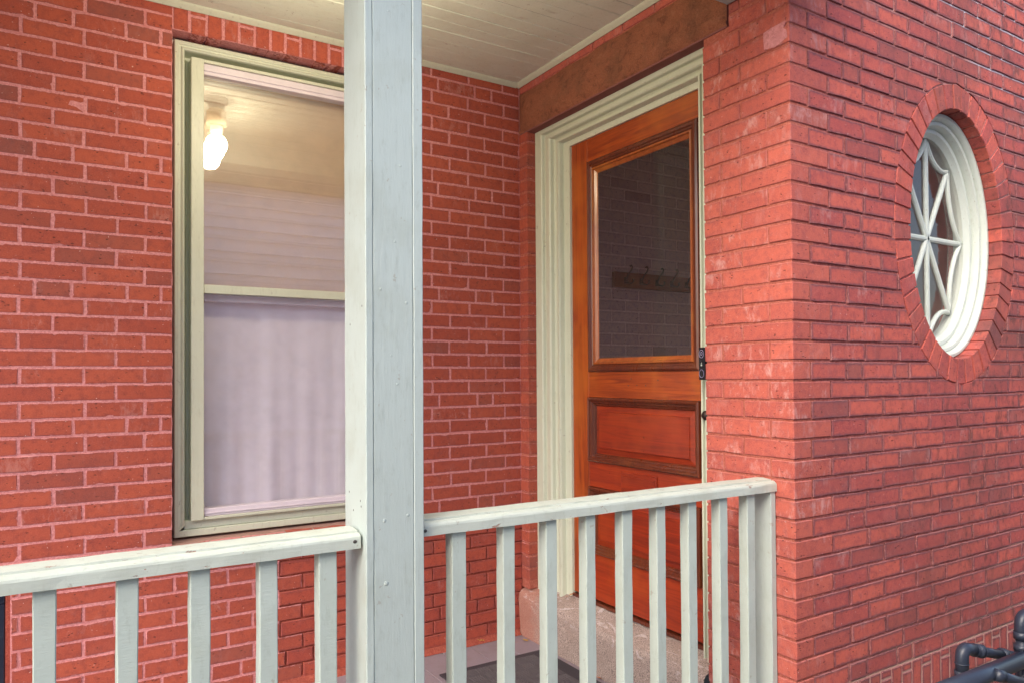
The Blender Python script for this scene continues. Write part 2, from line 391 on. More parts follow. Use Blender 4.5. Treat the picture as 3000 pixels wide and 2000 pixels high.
def std_brick(L, H, depth):
    key = (round(L, 3), round(H, 3), depth, R.randrange(6))
    if key not in CACHE:
        CACHE[key] = brick_mesh(rect_poly(L, H, R), depth, L, H, R)
    return CACHE[key]
def corner_brick(L, W, H):
    """both faces of a brick at the outer corner show"""
    key = ('c', round(L, 3), round(W, 3), R.randrange(6))
    if key in CACHE: return CACHE[key]
    bm = bmesh.new(); add_box(bm, 0, L, 0, W, 0, H, bev=.003, jit=.0011); me = bm_mesh(bm)
    a1 = me.attributes.new('bp', 'FLOAT_VECTOR', 'POINT'); a2 = me.attributes.new('bh', 'FLOAT_VECTOR', 'POINT')
    for i, v in enumerate(me.vertices): a1.data[i].vector = (0, v.co.z-H/2, 0); a2.data[i].vector = (1, H/2, 1)
    CACHE[key] = me; return me

class Wall:
    def __init__(s, root, mat, orient, origin, hidden=None):
        s.root, s.mat, s.items, s.hidden = root, mat, [], hidden
        s.rot = {'rear': 0, 'pier': -math.pi/2}[orient]; s.origin = Vector(origin)
    def world(s, a, z, dep=0):
        c, n = math.cos(s.rot), math.sin(s.rot)
        return s.origin + Vector((c*a-n*dep, n*a+c*dep, z))
    def add(s, me, a, z, L, H, tint, dy=0):
        P = s.world(a+L/2, z+H/2); u, v, d = pj(*P)
        inside = -60 < u < 3060 and -60 < v < 2060
        score = (1/d/d if d > 0 else 0)*(L*H) if inside else -1
        if inside and s.hidden and s.hidden(u, v): score *= .001
        s.items.append((score, me, a, z, tint, dy))
    def build(s, cap=300, tilt=.004):
        s.items.sort(key=lambda t: -t[0]); me0 = None; k = 0; rest = []
        for it in s.items:
            if k < cap and it[0] > 1e-5:
                o = bpy.data.objects.new('brick', it[1]); COL.objects.link(o); o.parent = s.root
                if not it[1].materials: it[1].materials.append(M[s.mat])
                o.location = s.world(it[2], it[3], it[5]); o.rotation_euler = (R.uniform(-tilt, tilt), 0, s.rot+R.uniform(-tilt, tilt)); o.color = (*it[4], 1); k += 1
            else: rest.append(it)
        if rest:
            vs, fs, bp, bh, tn = [], [], [], [], []
            for (_, me, a, z, t, dy) in rest:
                b = len(vs); T = Matrix.Translation(s.world(a, z, dy)) @ Matrix.Rotation(s.rot, 4, 'Z')
                vs += [tuple(T @ v.co) for v in me.vertices]; fs += [tuple(b+i for i in p.vertices) for p in me.polygons]
                bp += [tuple(x.vector) for x in me.attributes['bp'].data]; bh += [tuple(x.vector) for x in me.attributes['bh'].data]; tn += [t]*len(me.vertices)
            me = mesh(vs, fs)
            for nm, arr in (('bp', bp), ('bh', bh), ('tint', tn)):
                at = me.attributes.new(nm, 'FLOAT_VECTOR', 'POINT'); at.data.foreach_set('vector', [c for v in arr for c in v])
            o = link('bricks', me, s.mat, s.root); o.color = (0, 0, 0, 1); o['kind'] = 'stuff'

def tint(L=.2, dark=.12, wash=.3):
    hd = L < .13
    r = R.random(); d = 0
    if R.random() < dark*(2.8 if hd else .7): d = R.uniform(.2, .6)
    w = R.uniform(.4, 1) if R.random() < wash else R.uniform(0, .3)
    return (r, d, w)

def course(joints, lo, hi):
    """clip the list of joint positions of a course to lo..hi"""
    xs = [lo]+[j for j in joints if lo+.03 < j < hi-.03]+[hi]
    return list(zip(xs[:-1], xs[1:]))
def rep(start, period, lo, hi):
    n0 = math.floor((lo-start)/period)-1; return [start+i*period for i in range(n0, n0+int((hi-lo)/period)+4)]

# ================================================================== REAR WALL (window wall)
rear = thing('rear_brick_wall', 'red brick porch wall with pink mortar joints that holds the tall sash window', 'brick wall')
hid = lambda u, v: 1015 < u < 1232
wr = Wall(rear, 'brick_rear', 'rear', (0, YB, 0), hid); wl = Wall(rear, 'brick_low', 'rear', (0, YB, 0), hid)
WX0, WX1, WZ0, WZ1 = .407, 1.42, -.703, 1.478
for r in range(-22, 23):
    z0 = ZB+r*PB+J; H = PB-2*J
    if z0 > 1.60: continue
    # left pattern
    if (r-4) % 8 == 0: jl = rep(.045, .321, -1.4, 1.6)+rep(.237, .321, -1.4, 1.6)
    elif r % 2: jl = rep(.087, .217, -1.4, 1.6)
    else: jl = rep(-.018, .217, -1.4, 1.6)
    jl = sorted(j + R.uniform(-.004, .004) for j in jl)
    if (r-5) % 8 == 0: jr = rep(1.877, .321, .6, 2.3)+rep(1.976, .321, .6, 2.3)
    elif r % 2 == 0: jr = rep(1.833, .2155, .6, 2.3)
    else: jr = rep(1.934, .2155, .6, 2.3)
    jr = sorted(j + R.uniform(-.004, .004) for j in jr)
    segs = []
    zt = z0+H
    if z0 >= WZ0-.02:
        segs += [(a, b, 1) for a, b in course(jl, -1.3, WX0+J)]
        segs += [(a, b, 0) for a, b in course(jr, WX1-J, XW+.004)]
    else:
        segs += [(a, b, 1) for a, b in course(jl, -1.3, 1.34)] + [(a, b, 0) for a, b in course(jr, 1.34, XW+.004)]
    for a, b, left in segs:
        if z0 < -.81 and b < -.15: 
            if a < -.75: pass
            else: continue                               # basement light opening
        if z0 < -.81 and a < -.155 < b: a = -.155
        if WZ0-.02 > z0 > WZ0-.09 and a < 1.42 and b > .41 and False: continue
        L = b-a-2*J
        if L < .011: continue
        low = z0 < -.705 and a > .84
        (wl if low else wr).add(std_brick(L, H, .0901 if low else .09), a+J, z0, L, H, tint(L, .10, .12), R.uniform(-.0008, .0008)-(.001 if low else 0))
# flat arch of bricks on end over the window
x = WX0; k = 0
while x < WX1-.02:
    wd = R.uniform(.0655, .0695)
    zc = WZ1+R.uniform(-.003, .003)
    if k % 3 == 1: hs = [(0, .073), (.082, .115)]
    else: hs = [(0, .197)]
    for (q0, hh) in hs: wr.add(std_brick(wd-.009, round(hh, 3), .085), x+.0045, zc+q0, wd-.009, hh, tint(.1, .0, .9), 0)
    x += wd; k += 1
wr.build(215); wl.build(85)
rc = .0016
m1 = boxes('mortar', [(-1.35, WX0-.0005, YB+rc, YB+.25, WZ0, 1.66), (WX1, 2.6, YB+rc, YB+.25, -.703, 1.66), (WX0, WX1, YB+rc, YB+.08, WZ1+.001, 1.66),
      (-.1551, .85, YB+rc, YB+.25, -1.5, -.7805), (-1.35, WX0-.0005, YB+rc, YB+.25, -.81, WZ0), (-1.35, -.75, YB+rc, YB+.25, -1.5, -.81)], 'mortar_rear', rear)
m2 = boxes('mortar', [(1.4301, 2.6, YB+.008, YB+.25, -1.5, -.7035), (.8501, 1.43, YB+.0081, YB+.25, -1.5, -.7805)], 'mortar_low', rear)
# cement fillet where wall meets floor
bm = bmesh.new()
n = 40
rows = []
for i in range(n+1):
    xx = -1.3+(2.13+1.3)*i/n; wob = noise.noise(Vector((xx*6, 0, 0)))*.006
    rows.append([bm.verts.new(p) for p in ((xx, YB-.028+wob, -1.4025), (xx, YB-.012, -1.392+wob*.5), (xx, YB+.003, -1.372), (xx, YB+.02, -1.37))])
for i in range(n):
    for j in range(3): bm.faces.new((rows[i][j], rows[i+1][j], rows[i+1][j+1], rows[i][j+1]))
link('mortar_fillet', bm_mesh(bm), 'mortar_low', rear, True)

# ================================================================== DOOR WALL (pier, lintel, strip beside the door)
dw = thing('door_brick_wall', 'brick wall with the doorway, brownstone lintel and outer pier corner', 'brick wall')
wp = Wall(dw, 'brick_pier', 'pier', (XW, 0, 0))
YP = 2.031
for r in range(-19, 23):
    z0 = ZW+r*PW+J; H = PW-2*J
    odd = r % 2
    Wd = .2145 if odd else .095                          # along the door wall
    Ld = .095 if odd else .2075                          # along the side wall
    if z0 < 1.50 or True:
        me = corner_brick(Ld, Wd, H)
        o_a = -(YR+Wd)                                   # wall coordinate of the corner brick's far side
        wp.items.append((1 if -1.25 < z0 < 1.45 else -1, me, None, z0, tint(.2, .05, .5), 0))
    if z0 > 1.275: segs = [(1.845 if odd else 1.726, 1.90)]
    elif odd: segs = [(1.845, YP)]
    else: segs = [(1.726, 1.943), (1.943, YP)]
    for (ya, yb) in segs:
        L = yb-ya-2*J + (J if yb in (YP, 1.90) else 0)
        if L < .02: continue
        wp.add(std_brick(L, H, .10), -yb+(0 if yb in (YP, 1.90) else J), z0, L, H, tint(L, .03, .75), R.uniform(-.001, .001))
# bricks above the lintel
ys = [1.90, 2.085, 2.296, 2.507, 2.719, 2.924, 3.135, 3.3777]
for a, b in zip(ys[:-1], ys[1:]):
    wp.add(std_brick(b-a-2*J, .058, .1), -b+J, 1.538, b-a-2*J, .058, tint(.2, .05, .8), .0)
# corner bricks need their own placement: split them from the list
corners = [it for it in wp.items if it[2] is None]; wp.items = [it for it in wp.items if it[2] is not None]
wp.build(240)
for (s_, me, _, z0, tt, _) in corners:
    o = bpy.data.objects.new('brick', me); COL.objects.link(o); o.parent = dw
    if not me.materials: me.materials.append(M['brick_pier'])
    o.location = (XW+R.uniform(-.0008, .0008), YR+R.uniform(-.0008, .0008), z0); o.color = (*tt, 1)
# narrow strip of bricks between inner corner and door casing; two faces show
for r in range(-17, 19):
    z0 = ZB+r*PB+J
    if z0 > 1.27: break
    bm = bmesh.new(); add_box(bm, 0, .12, 0, .082, 0, PB-2*J, bev=.003, jit=.0013); me = bm_mesh(bm)
    a1 = me.attributes.new('bp', 'FLOAT_VECTOR', 'POINT'); a2 = me.attributes.new('bh', 'FLOAT_VECTOR', 'POINT')
    for i, v in enumerate(me.vertices): a1.data[i].vector = (0, v.co.z-PB/2+J, 0); a2.data[i].vector = (1, PB/2-J, 1)
    o = link('brick', me, 'brick_rear', dw); o.location = (XW+R.uniform(-.001, .001), 3.302+R.uniform(-.001, .001), z0); o.color = (*tint(.1, .05, .3), 1)
boxes('mortar', [(XW+.0025, XW+.12, 3.3045, YB-.0005, -1.15, 1.315), (XW+.004, XW+.12, YR+.0045, YP-.004, -1.75, 1.314),
                 (XW+.004, XW+.12, YR+.0045, 1.90, 1.314, 1.68), (XW+.004, XW+.12, 1.9001, YB-.0005, 1.515, 1.68)], 'mortar_pier', dw)
bm = bmesh.new(); pv = [bm.verts.new((XW-.002+R.uniform(-.001, .001), y, z)) for y, z in ((1.735, 1.160), (1.690, 1.152), (1.636, 1.168), (1.640, 1.195), (1.652, 1.205), (1.645, 1.228), (1.70, 1.226), (1.738, 1.220))]
fc = bm.faces.new(pv); ex = bmesh.ops.extrude_face_region(bm, geom=[fc]); [setattr(v, 'co', v.co+Vector((.02, 0, 0))) for v in ex['geom'] if isinstance(v, bmesh.types.BMVert)]
link('mortar_patch', bm_mesh(bm), 'mortar_rear', dw)
# lintel: rock-faced front, smooth cut underside
bm = bmesh.new(); ny, nz = 90, 16
LY0, LY1, LZ0, LZ1 = 1.905, 3.372, 1.312, 1.532
gr = []
for i in range(ny+1):
    row = []
    y = LY0+(LY1-LY0)*i/ny
    for j in range(nz+1):
        z = LZ0+(LZ1-LZ0)*j/nz; e = min(j, nz-j, 3, i, ny-i)/3
        zt = z + (noise.noise(Vector((y*7, 1, 0)))*.010 if j == nz else 0)
        d = .006+.014*e + e*(.012*noise.noise(Vector((y*6, z*8, 2))) + .009*noise.noise(Vector((y*24, z*34, 5))) + .003*abs(noise.noise(Vector((y*60, z*90, 9)))))
        if j == 0: d = .001
        if j == 1: d = max(d, .013)+.002; zt = LZ0+.018+.004*noise.noise(Vector((y*9, 3, 3)))
        row.append(bm.verts.new((XW-d+.006, y, zt)))
    gr.append(row)
for i in range(ny):
    for j in range(nz): bm.faces.new((gr[i][j], gr[i][j+1], gr[i+1][j+1], gr[i+1][j]))
o = link('lintel', bm_mesh(bm), 'brownstone', dw, True)
bm = bmesh.new(); add_box(bm, XW-.001, XW+.16, LY0+.001, LY1-.001, LZ0+.0005, LZ1-.012, bev=.002)
link('lintel_bed', bm_mesh(bm), 'brownstone_cut', dw)

# ================================================================== SIDE WALL with oval opening
side = thing('side_brick_wall', 'weathered red brick side wall right of the corner, around the oval window', 'brick wall')
CX, CZ = 3.255, .588
RXI, RZI, RXO, RZO = .368, .530, .478, .634
ws = Wall(side, 'brick_side', 'rear', (0, YR, 0))
XE = 5.2
def ell_w(z, rx=RXO+.0035, rz=RZO+.0035):
    t = (z-CZ)/rz; return rx*math.sqrt(max(0, 1-t*t))
for r in range(-15, 42):
    z0 = ZW+r*PW+J; H = PW-2*J; zt = z0+H
    if (r-1) % 8 == 0:
        x = 2.248; js = [x]; k = 0
        while x < XE: x += (.205, .102)[k % 2]; js.append(x); k += 1
        st = js[0]
    elif r % 2: st = 2.2485; js = [st+.2155*i for i in range(16)]
    else: st = 2.3605; js = [st+.2155*i for i in range(16)]
    js = [js[0]]+[j+R.uniform(-.004, .004) for j in js[1:]]
    for a, b in zip(js[:-1], js[1:]):
        if a > XE: break
        a2, b2 = a+J, b-J; zs = [z0+H*i/5 for i in range(6)]
        wv = [ell_w(z) for z in zs]
        touch = any(w_ > 0 and CX-w_ < b2 and CX+w_ > a2 for w_ in wv) or (z0 < CZ+RZO < zt and a2 < CX < b2)
        if not touch:
            ws.add(std_brick(b2-a2, H, .09), a2, z0, b2-a2, H, tint(b2-a2, .24, .34), R.uniform(-.0016, .0016)); continue
        parts = []
        rb = [min(b2, CX-w_-.001) if w_ > 0 else min(b2, CX-.001) for w_ in wv]
        if max(rb)-a2 > .016: parts.append(([(a2, z0)]+[(max(x, a2+.002), z) for x, z in zip(rb, zs)]+[(a2, zt)]))
        lb = [max(a2, CX+w_+.001) if w_ > 0 else max(a2, CX+.001) for w_ in wv]
        if b2-min(lb) > .016: parts.append(([(b2, zt)]+[(min(x, b2-.002), z) for x, z in zip(lb[::-1], zs[::-1])]+[(b2, z0)]))
        for p in parts:
            L = max(q[0] for q in p)-min(q[0] for q in p)
            if L < .012: continue
            ax = min(q[0] for q in p)
            me = brick_mesh([(q[0]-ax, q[1]-z0) for q in p], .09, L, H, R, .0012)
            ws.add(me, ax, z0, L, H, tint(L, .1, .2), R.uniform(-.001, .001))
# soldier courses at the base
ztop = ZW-15*PW
for row in range(3):
    zt = ztop-row*.140
    i = 0
    for i in range(44):
        a = 2.16+i*.0695+(.01 if row else 0)
        if (i+row) % 2 == 0: hs = [(zt-.133, zt-.006)]
        else: hs = [(zt-.032, zt-.006), (zt-.133, zt-.041)]
        for z0, z1 in hs: ws.add(std_brick(.0605, round(z1-z0, 3), .08), a+J-.0008, z0, .06, z1-z0, tint(.2, .1, .3), R.uniform(-.001, .001))
ws.build(300)
# mortar body with the oval hole
def plate_with_oval(name, x0, x1, z0, z1, y0, y1, cx, cz, rx, rz, mat, parent, n=96):
    bm = bmesh.new(); A, B, C_, D = [], [], [], []
    angs = [2*math.pi*i/n for i in range(n)]
    for c in ((x0, z0), (x1, z0), (x1, z1), (x0, z1)): angs.append(math.atan2((c[1]-cz), (c[0]-cx)) % (2*math.pi))
    angs = sorted(set(round(a, 6) for a in angs))
    for a in angs:
        dx, dz = math.cos(a), math.sin(a)
        tt = min([t for t in ((x1-cx)/dx if dx > 1e-9 else 9e9, (x0-cx)/dx if dx < -1e-9 else 9e9, (z1-cz)/dz if dz > 1e-9 else 9e9, (z0-cz)/dz if dz < -1e-9 else 9e9)])
        te = 1/math.sqrt((dx/rx)**2+(dz/rz)**2)
        A.append(bm.verts.new((cx+dx*te, y0, cz+dz*te))); B.append(bm.verts.new((cx+dx*tt, y0, cz+dz*tt)))
        C_.append(bm.verts.new((cx+dx*te, y1, cz+dz*te))); D.append(bm.verts.new((cx+dx*tt, y1, cz+dz*tt)))
    m_ = len(angs)
    for i in range(m_):
        j = (i+1) % m_
        bm.faces.new((A[i], B[i], B[j], A[j])); bm.faces.new((C_[i], C_[j], D[j], D[i]))
        bm.faces.new((A[i], A[j], C_[j], C_[i])); bm.faces.new((B[i], D[i], D[j], B[j]))
    return link(name, bm_mesh(bm), mat, parent)
plate_with_oval('mortar', XW+.0045, XE+.1, ztop, 2.85, YR+.0062, YR+.24, CX, CZ, RXI+.006, RZI+.006, 'mortar_side', side)
boxes('mortar', [(XW+.0045, XE+.1, YR+.003, YR+.24, -1.56, ztop-.0005)], 'mortar_side', side)
boxes('stone_footing', [(XW+.12, XE+.1, YR+.001, YR+.24, -1.9, -1.5605)], 'concrete', side)

# ================================================================== OVAL WINDOW
ow = thing('oval_window', 'white oval window with starburst muntins ringed by bricks on end', 'window')
# ring bricks, equal steps of arc
N = 2000; pts = []; s_ = 0; px_ = None
mrx, mrz = (RXI+RXO)/2, (RZI+RZO)/2
cum = [0]
for i in range(1, N+1):
    t0, t1 = 2*math.pi*(i-1)/N, 2*math.pi*i/N
    cum.append(cum[-1]+math.hypot(mrx*(math.cos(t1)-math.cos(t0)), mrz*(math.sin(t1)-math.sin(t0))))
NB = 46; thetas = []
for k in range(NB+1):
    tgt = cum[-1]*(k/NB); i = min(range(0, N+1, 4), key=lambda q: abs(cum[q]-tgt)); thetas.append(2*math.pi*i/N)
for k in range(NB):
    t0, t1 = thetas[k], thetas[k+1]; dth = t1-t0; g0 = t0+dth*.07; g1 = t1-dth*.07
    ro = R.uniform(-.003, .003)
    pin = [(CX+RXI*math.cos(g0+(g1-g0)*i/2), CZ+RZI*math.sin(g0+(g1-g0)*i/2)) for i in range(3)]
    pout = [(CX+(RXO+ro)*math.cos(g0+(g1-g0)*i/2), CZ+(RZO+ro)*math.sin(g0+(g1-g0)*i/2)) for i in range(3)]
    pl = pout+pin[::-1]
    pl = [(a+R.uniform(-.0007, .0007), z+R.uniform(-.0007, .0007)) for a, z in pl]
    ax = min(p[0] for p in pl); az = min(p[1] for p in pl)
    me = brick_mesh([(a-ax, z-az) for a, z in pl], .098, 1, 1, R, .0018, .003)
    for d_ in me.attributes['bp'].data: d_.vector = (0, 0, 0)
    o = link('brick', me, 'brick_side', ow); o.location = (ax, YR+R.uniform(-.001, .0015), az); o.color = (*tint(.15, .16, .35), 1)
def oval_sweep(name, prof, mat, parent, n=96, th0=0, th1=2*math.pi):
    """prof: closed list of (rx, rz, y)"""
    bm = bmesh.new(); rings = []; full = abs(th1-th0-2*math.pi) < 1e-6; m_ = n if full else n+1
    for i in range(m_):
        t = th0+(th1-th0)*i/n; rings.append([bm.verts.new((CX+rx*math.cos(t), y, CZ+rz*math.sin(t))) for rx, rz, y in prof])
    L_ = len(prof)
    for i in range(n if full else n):
        a, b = rings[i], rings[(i+1) % m_]
        for j in range(L_): bm.faces.new((a[j], a[(j+1) % L_], b[(j+1) % L_], b[j]))
    if not full: bm.faces.new(rings[0]); bm.faces.new(rings[-1][::-1])
    o = link(name, bm_mesh(bm), mat, parent); o.data.shade_smooth() if hasattr(o.data, 'shade_smooth') else None
    try: o.data.set_sharp_from_angle(angle=math.radians(35))
    except Exception: pass
    return o
def rr2(d): return (RXI-d*.95, RZI-d)
def P2(d, y): a, b = rr2(d); return (a, b, y)
oval_sweep('outer_frame', [P2(.0005, 1.76), P2(.0005, 1.694), P2(.006, 1.684), P2(.018, 1.683), P2(.026, 1.690), P2(.030, 1.702), P2(.030, 1.76)], 'white', ow)
oval_sweep('middle_frame', [P2(.0302, 1.78), P2(.0302, 1.708), P2(.034, 1.704), P2(.046, 1.706), P2(.050, 1.716), P2(.054, 1.728), P2(.054, 1.78)], 'white', ow)
oval_sweep('sash_frame', [P2(.0542, 1.80), P2(.0542, 1.738), P2(.058, 1.733), P2(.072, 1.735), P2(.080, 1.748), P2(.088, 1.756), P2(.088, 1.80)], 'white', ow)
GX, GZ = rr2(.088)
def muntin(p0, p1, bend=0, w_=.012, name='muntin'):
    (x0, z0), (x1, z1) = p0, p1; n = 1 if not bend else 12; d = Vector((x1-x0, 0, z1-z0)); L = d.length
    inw = Vector((CX-(x0+x1)/2, 0, CZ-(z0+z1)/2)).normalized(); bm = bmesh.new(); rings = []
    pts = [Vector((x0, 0, z0))+d*(i/n)+inw*bend*4*(i/n)*(1-i/n) for i in range(n+1)]
    for i, p in enumerate(pts):
        t = (pts[min(i+1, n)]-pts[max(i-1, 0)]).normalized(); s3 = Vector((t.z, 0, -t.x))
        rings.append([bm.verts.new(p+s3*a+Vector((0, y, 0))) for a, y in ((-w_, 1.774), (-w_, 1.766), (-w_*.4, 1.759), (w_*.4, 1.759), (w_, 1.766), (w_, 1.774))])
    for a, b in zip(rings[:-1], rings[1:]):
        for j in range(6): bm.faces.new((a[j], a[(j+1) % 6], b[(j+1) % 6], b[j]))
    return link(name, bm_mesh(bm), 'white', ow)
tips = []
for k in range(8):
    t = math.pi/4*k; t = math.atan2(math.sin(t)*1.0, math.cos(t))
    ex = {0: (GX, 0), 1: (.178, .322), 2: (0, GZ), 3: (-.178, .322), 4: (-GX, 0), 5: (-.178, -.322), 6: (0, -GZ), 7: (.178, -.322)}[k]
    tips.append((CX+ex[0]*.995, CZ+ex[1]*.995))
for k in range(8): muntin((CX+(tips[k][0]-CX)*.02, CZ+(tips[k][1]-CZ)*.02), tips[k])
for k in range(8): muntin(tips[k], tips[(k+1) % 8], .036 if k in (0, 3, 4, 7) else .044, .010, 'curved_muntin')
bm = bmesh.new(); vs = [bm.verts.new((CX+(GX+.004)*math.cos(2*math.pi*i/64), 1.772, CZ+(GZ+.004)*math.sin(2*math.pi*i/64))) for i in range(64)]; bm.faces.new(vs)
link('pane', bm_mesh(bm), 'ovalglass', ow)

# ================================================================== PORCH CEILING, ROOF, BEAM
ceil = struct(thing('porch_ceiling', 'cream beadboard porch ceiling', 'ceiling')); del ceil['category']
ZC = 1.592
y = YB-.004; k = 0
while y > 1.9:
    y0 = max(y-.0895, 1.9)
    bm = bmesh.new()
    # board with eased lower arrises
    prof = [(y0+.0022, ZC+.0034), (y0+.0022, ZC+.0024), (y0+.0055, ZC+R.uniform(-.001, .001)), (y-.003, ZC+R.uniform(-.0015, .0005)), (y-.0018, ZC+.0024), (y-.0018, ZC+.0034)]
    n = 24; rg = []
    for i in range(n+1):
        xx = -1.5+3.648*i/n; rg.append([bm.verts.new((xx, a+noise.noise(Vector((xx*3, a*9, 0)))*.0008, b+noise.noise(Vector((xx*2.5, k*3.1, 4)))*.0012)) for a, b in prof])
    for a, b in zip(rg[:-1], rg[1:]):
        for j in range(5): bm.faces.new((a[j], b[j], b[j+1], a[j+1]))
    link('ceiling_board', bm_mesh(bm), 'ceiling', ceil); y = y0; k += 1
boxes('ceiling_backing', [(-1.5, 2.149, 1.9, YB-.001, ZC+.0028, ZC+.019)], 'groove', ceil)
def cove(name, pts):                                    # pts: section positions list of lists
    bm = bmesh.new(); rg = [[bm.verts.new(p) for p in s] for s in pts]
    for a, b in zip(rg[:-1], rg[1:]):
        for j in range(len(a)-1): bm.faces.new((a[j], a[j+1], b[j+1], b[j]))
    return link(name, bm_mesh(bm), 'casing', ceil)
sec = [(0.0, -.020), (.004, -.020), (.009, -.016), (.020, -.008), (.026, -.002), (.027, 0.012)]
cove('crown_trim', [[(xx, YB-.001-a, ZC+b) for a, b in sec] for xx in (-1.5, 2.132)])
cove('crown_trim', [[(XW-.003-a, yy, ZC+b) for a, b in sec] for yy in (YB-.002, 1.9)])
beam = thing('porch_beam', 'painted wooden beam carrying the porch roof above the square post', 'beam')
box('beam_casing', (-1.5, 2.146, 1.668, 1.899, 1.392, 1.70), 'paint', beam, .003)
box('soffit', (-1.5, 2.146, 1.45, 1.667, 1.386, 1.41), 'paint', beam, .002)
box('fascia', (-1.5, 2.146, 1.42, 1.449, 1.37, 1.75), 'paint', beam, .003)
struct(box('porch_roof', (-1.6, 2.30, 1.40, 3.9, 1.76, 1.86), 'concrete', None, .002))
box('roof_deck', (-1.5, 2.146, 1.90, 3.37, 1.63, 1.66), 'groove', ceil, 0)

# ================================================================== PORCH FLOOR, GROUND
fl = struct(thing('porch_floor', 'dark painted plank porch floor', 'floor')); del fl['category']
xb = 2.134
for k in range(22):
    x0 = xb-.1605
    long_box('floor_board', (x0+.0012, xb-.0012, 1.60, YB+.02, -1.44, -1.4035+R.uniform(-.0015, .001)), 'y', 12, 'floor', fl, .0008, .003, k*3.3); xb = x0
boxes('floor_frame', [(-1.4, 2.134, 1.62, YB+.02, -1.56, -1.4405)], 'groove', fl)
boxes('porch_skirt', [(-1.4, 2.134, 1.60, 1.618, -1.76, -1.445)], 'paint', fl)
bm = bmesh.new(); bmesh.ops.create_grid(bm, x_segments=40, y_segments=40, size=60)
for v in bm.verts: v.co.z = -1.78
struct(link('ground', bm_mesh(bm), 'ground'))

# ================================================================== DOORSTEP
bm = bmesh.new(); prof = [(2.60, -1.118), (2.34, -1.120), (2.27, -1.128), (2.21, -1.150), (2.165, -1.163), (2.145, -1.172), (2.132, -1.186), (2.1285, -1.215), (2.130, -1.30), (2.133, -1.36), (2.136, -1.45)]
n = 60; rg = []
for i in range(n+1):
    yy = 2.036+(YB-.003-2.036)*i/n
    row = []
    for j, (a, b) in enumerate(prof):
        q = noise.noise_vector(Vector((yy*9, a*9, b*9)))*.006 + noise.noise_vector(Vector((yy*31, a*25, b*25)))*.0022
        dip = -.012*math.exp(-((yy-2.55)/.3)**2) if 1 < j < 6 else 0
        row.append(bm.verts.new((a+q.x, yy, b+q.z+dip)))
    rg.append(row)
for a, b in zip(rg[:-1], rg[1:]):
    for j in range(len(prof)-1): bm.faces.new((a[j], a[j+1], b[j+1], b[j]))
tag(link('doorstep', bm_mesh(bm), 'granite', None, True), 'worn granite doorstep below the wooden door, red paint at its left end', 'doorstep')

# ================================================================== DOOR FRAME
df = thing('door_frame', 'cream moulded wooden frame around the orange wooden door', 'door frame')
XCs = 2.206
PROF = [(0, XCs+.09), (0, XCs), (.006, XCs-.004), (.060, XCs-.004), (.066, XCs+.001), (.070, XCs+.014), (.079, XCs+.018), (.088, XCs+.018), (.094, XCs+.004), (.126, XCs+.002), (.134, XCs+.008), (.138, XCs+.026),
        (.150, XCs+.032), (.174, XCs+.032), (.180, XCs+.014), (.194, XCs+.012), (.200, XCs+.022), (.2025, XCs+.044), (.252, XCs+.046), (.253, XCs+.075)]
YL, ZT, YRR = 3.3025, 1.325, 2.0315
sl, st_, sr = 1., .56, .45
def P3(t, c):
    return {'BL': (YL-t*sl, -1.165), 'TL': (YL-t*sl, ZT-t*st_), 'TR': (YRR+t*sr, ZT-t*st_), 'BR': (YRR+t*sr, -1.168)}[c]
def seg(name, c0, c1, zb=None):
    bm = bmesh.new(); a = [bm.verts.new((x, *P3(t, c0))) for t, x in PROF]; b = [bm.verts.new((x, *P3(t, c1))) for t, x in PROF]
    for j in range(len(PROF)-1): bm.faces.new((a[j], a[j+1], b[j+1], b[j]))
    return link(name, bm_mesh(bm), 'casing', df)
seg('side_casing', 'BL', 'TL'); seg('head_casing', 'TL', 'TR'); seg('side_casing', 'TR', 'BR')
boxes('frame_core', [(XCs+.052, XCs+.12, YL-.25, YL-.002, -1.17, ZT-.139), (XCs+.052, XCs+.12, YRR+.002, YRR+.105, -1.17, ZT-.139), (XCs+.051, XCs+.12, YRR, YL, ZT-.138, ZT+.05)], 'casing', df)

# ================================================================== FRONT DOOR
dr = thing('front_door', 'orange varnished wooden door with tall glass pane and raised panels', 'door')
XD = 2.264; DY0, DY1, DZ0, DZ1 = 2.042, 3.050, -1.112, 1.190
box('stile', (XD, XD+.042, 2.918, DY1, DZ0, DZ1), 'wood_z', dr, .0015)
box('stile', (XD, XD+.042, DY0, 2.165, DZ0, DZ1), 'wood_z', dr, .0015)
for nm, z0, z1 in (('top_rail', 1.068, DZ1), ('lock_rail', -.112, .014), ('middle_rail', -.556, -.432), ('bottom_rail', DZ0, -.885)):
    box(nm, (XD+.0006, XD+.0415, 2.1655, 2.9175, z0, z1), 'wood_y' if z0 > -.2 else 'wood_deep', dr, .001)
def ring_mould(name, y0, y1, z0, z1, prof, mat, parent):
    """prof: (inset, x) closed around the rectangle, mitred"""
    bm = bmesh.new(); cs = []
    for (cy_, cz_, sy, sz) in ((y1, z0, -1, 1), (y1, z1, -1, -1), (y0, z1, 1, -1), (y0, z0, 1, 1)):
        cs.append([bm.verts.new((x, cy_+sy*t, cz_+sz*t)) for t, x in prof])
    for i in range(4):
        a, b = cs[i], cs[(i+1) % 4]
        for j in range(len(prof)-1): bm.faces.new((a[j], a[j+1], b[j+1], b[j]))
    return link(name, bm_mesh(bm), mat, parent)
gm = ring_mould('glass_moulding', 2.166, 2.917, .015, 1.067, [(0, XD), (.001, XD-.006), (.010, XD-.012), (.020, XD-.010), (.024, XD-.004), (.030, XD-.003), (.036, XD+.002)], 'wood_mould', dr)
ring_mould('bead', 2.166, 2.917, .015, 1.067, [(.036, XD+.002), (.038, XD-.003), (.046, XD-.004), (.050, XD+.004), (.062, XD+.012), (.066, XD+.016)], 'wood_lit', gm)
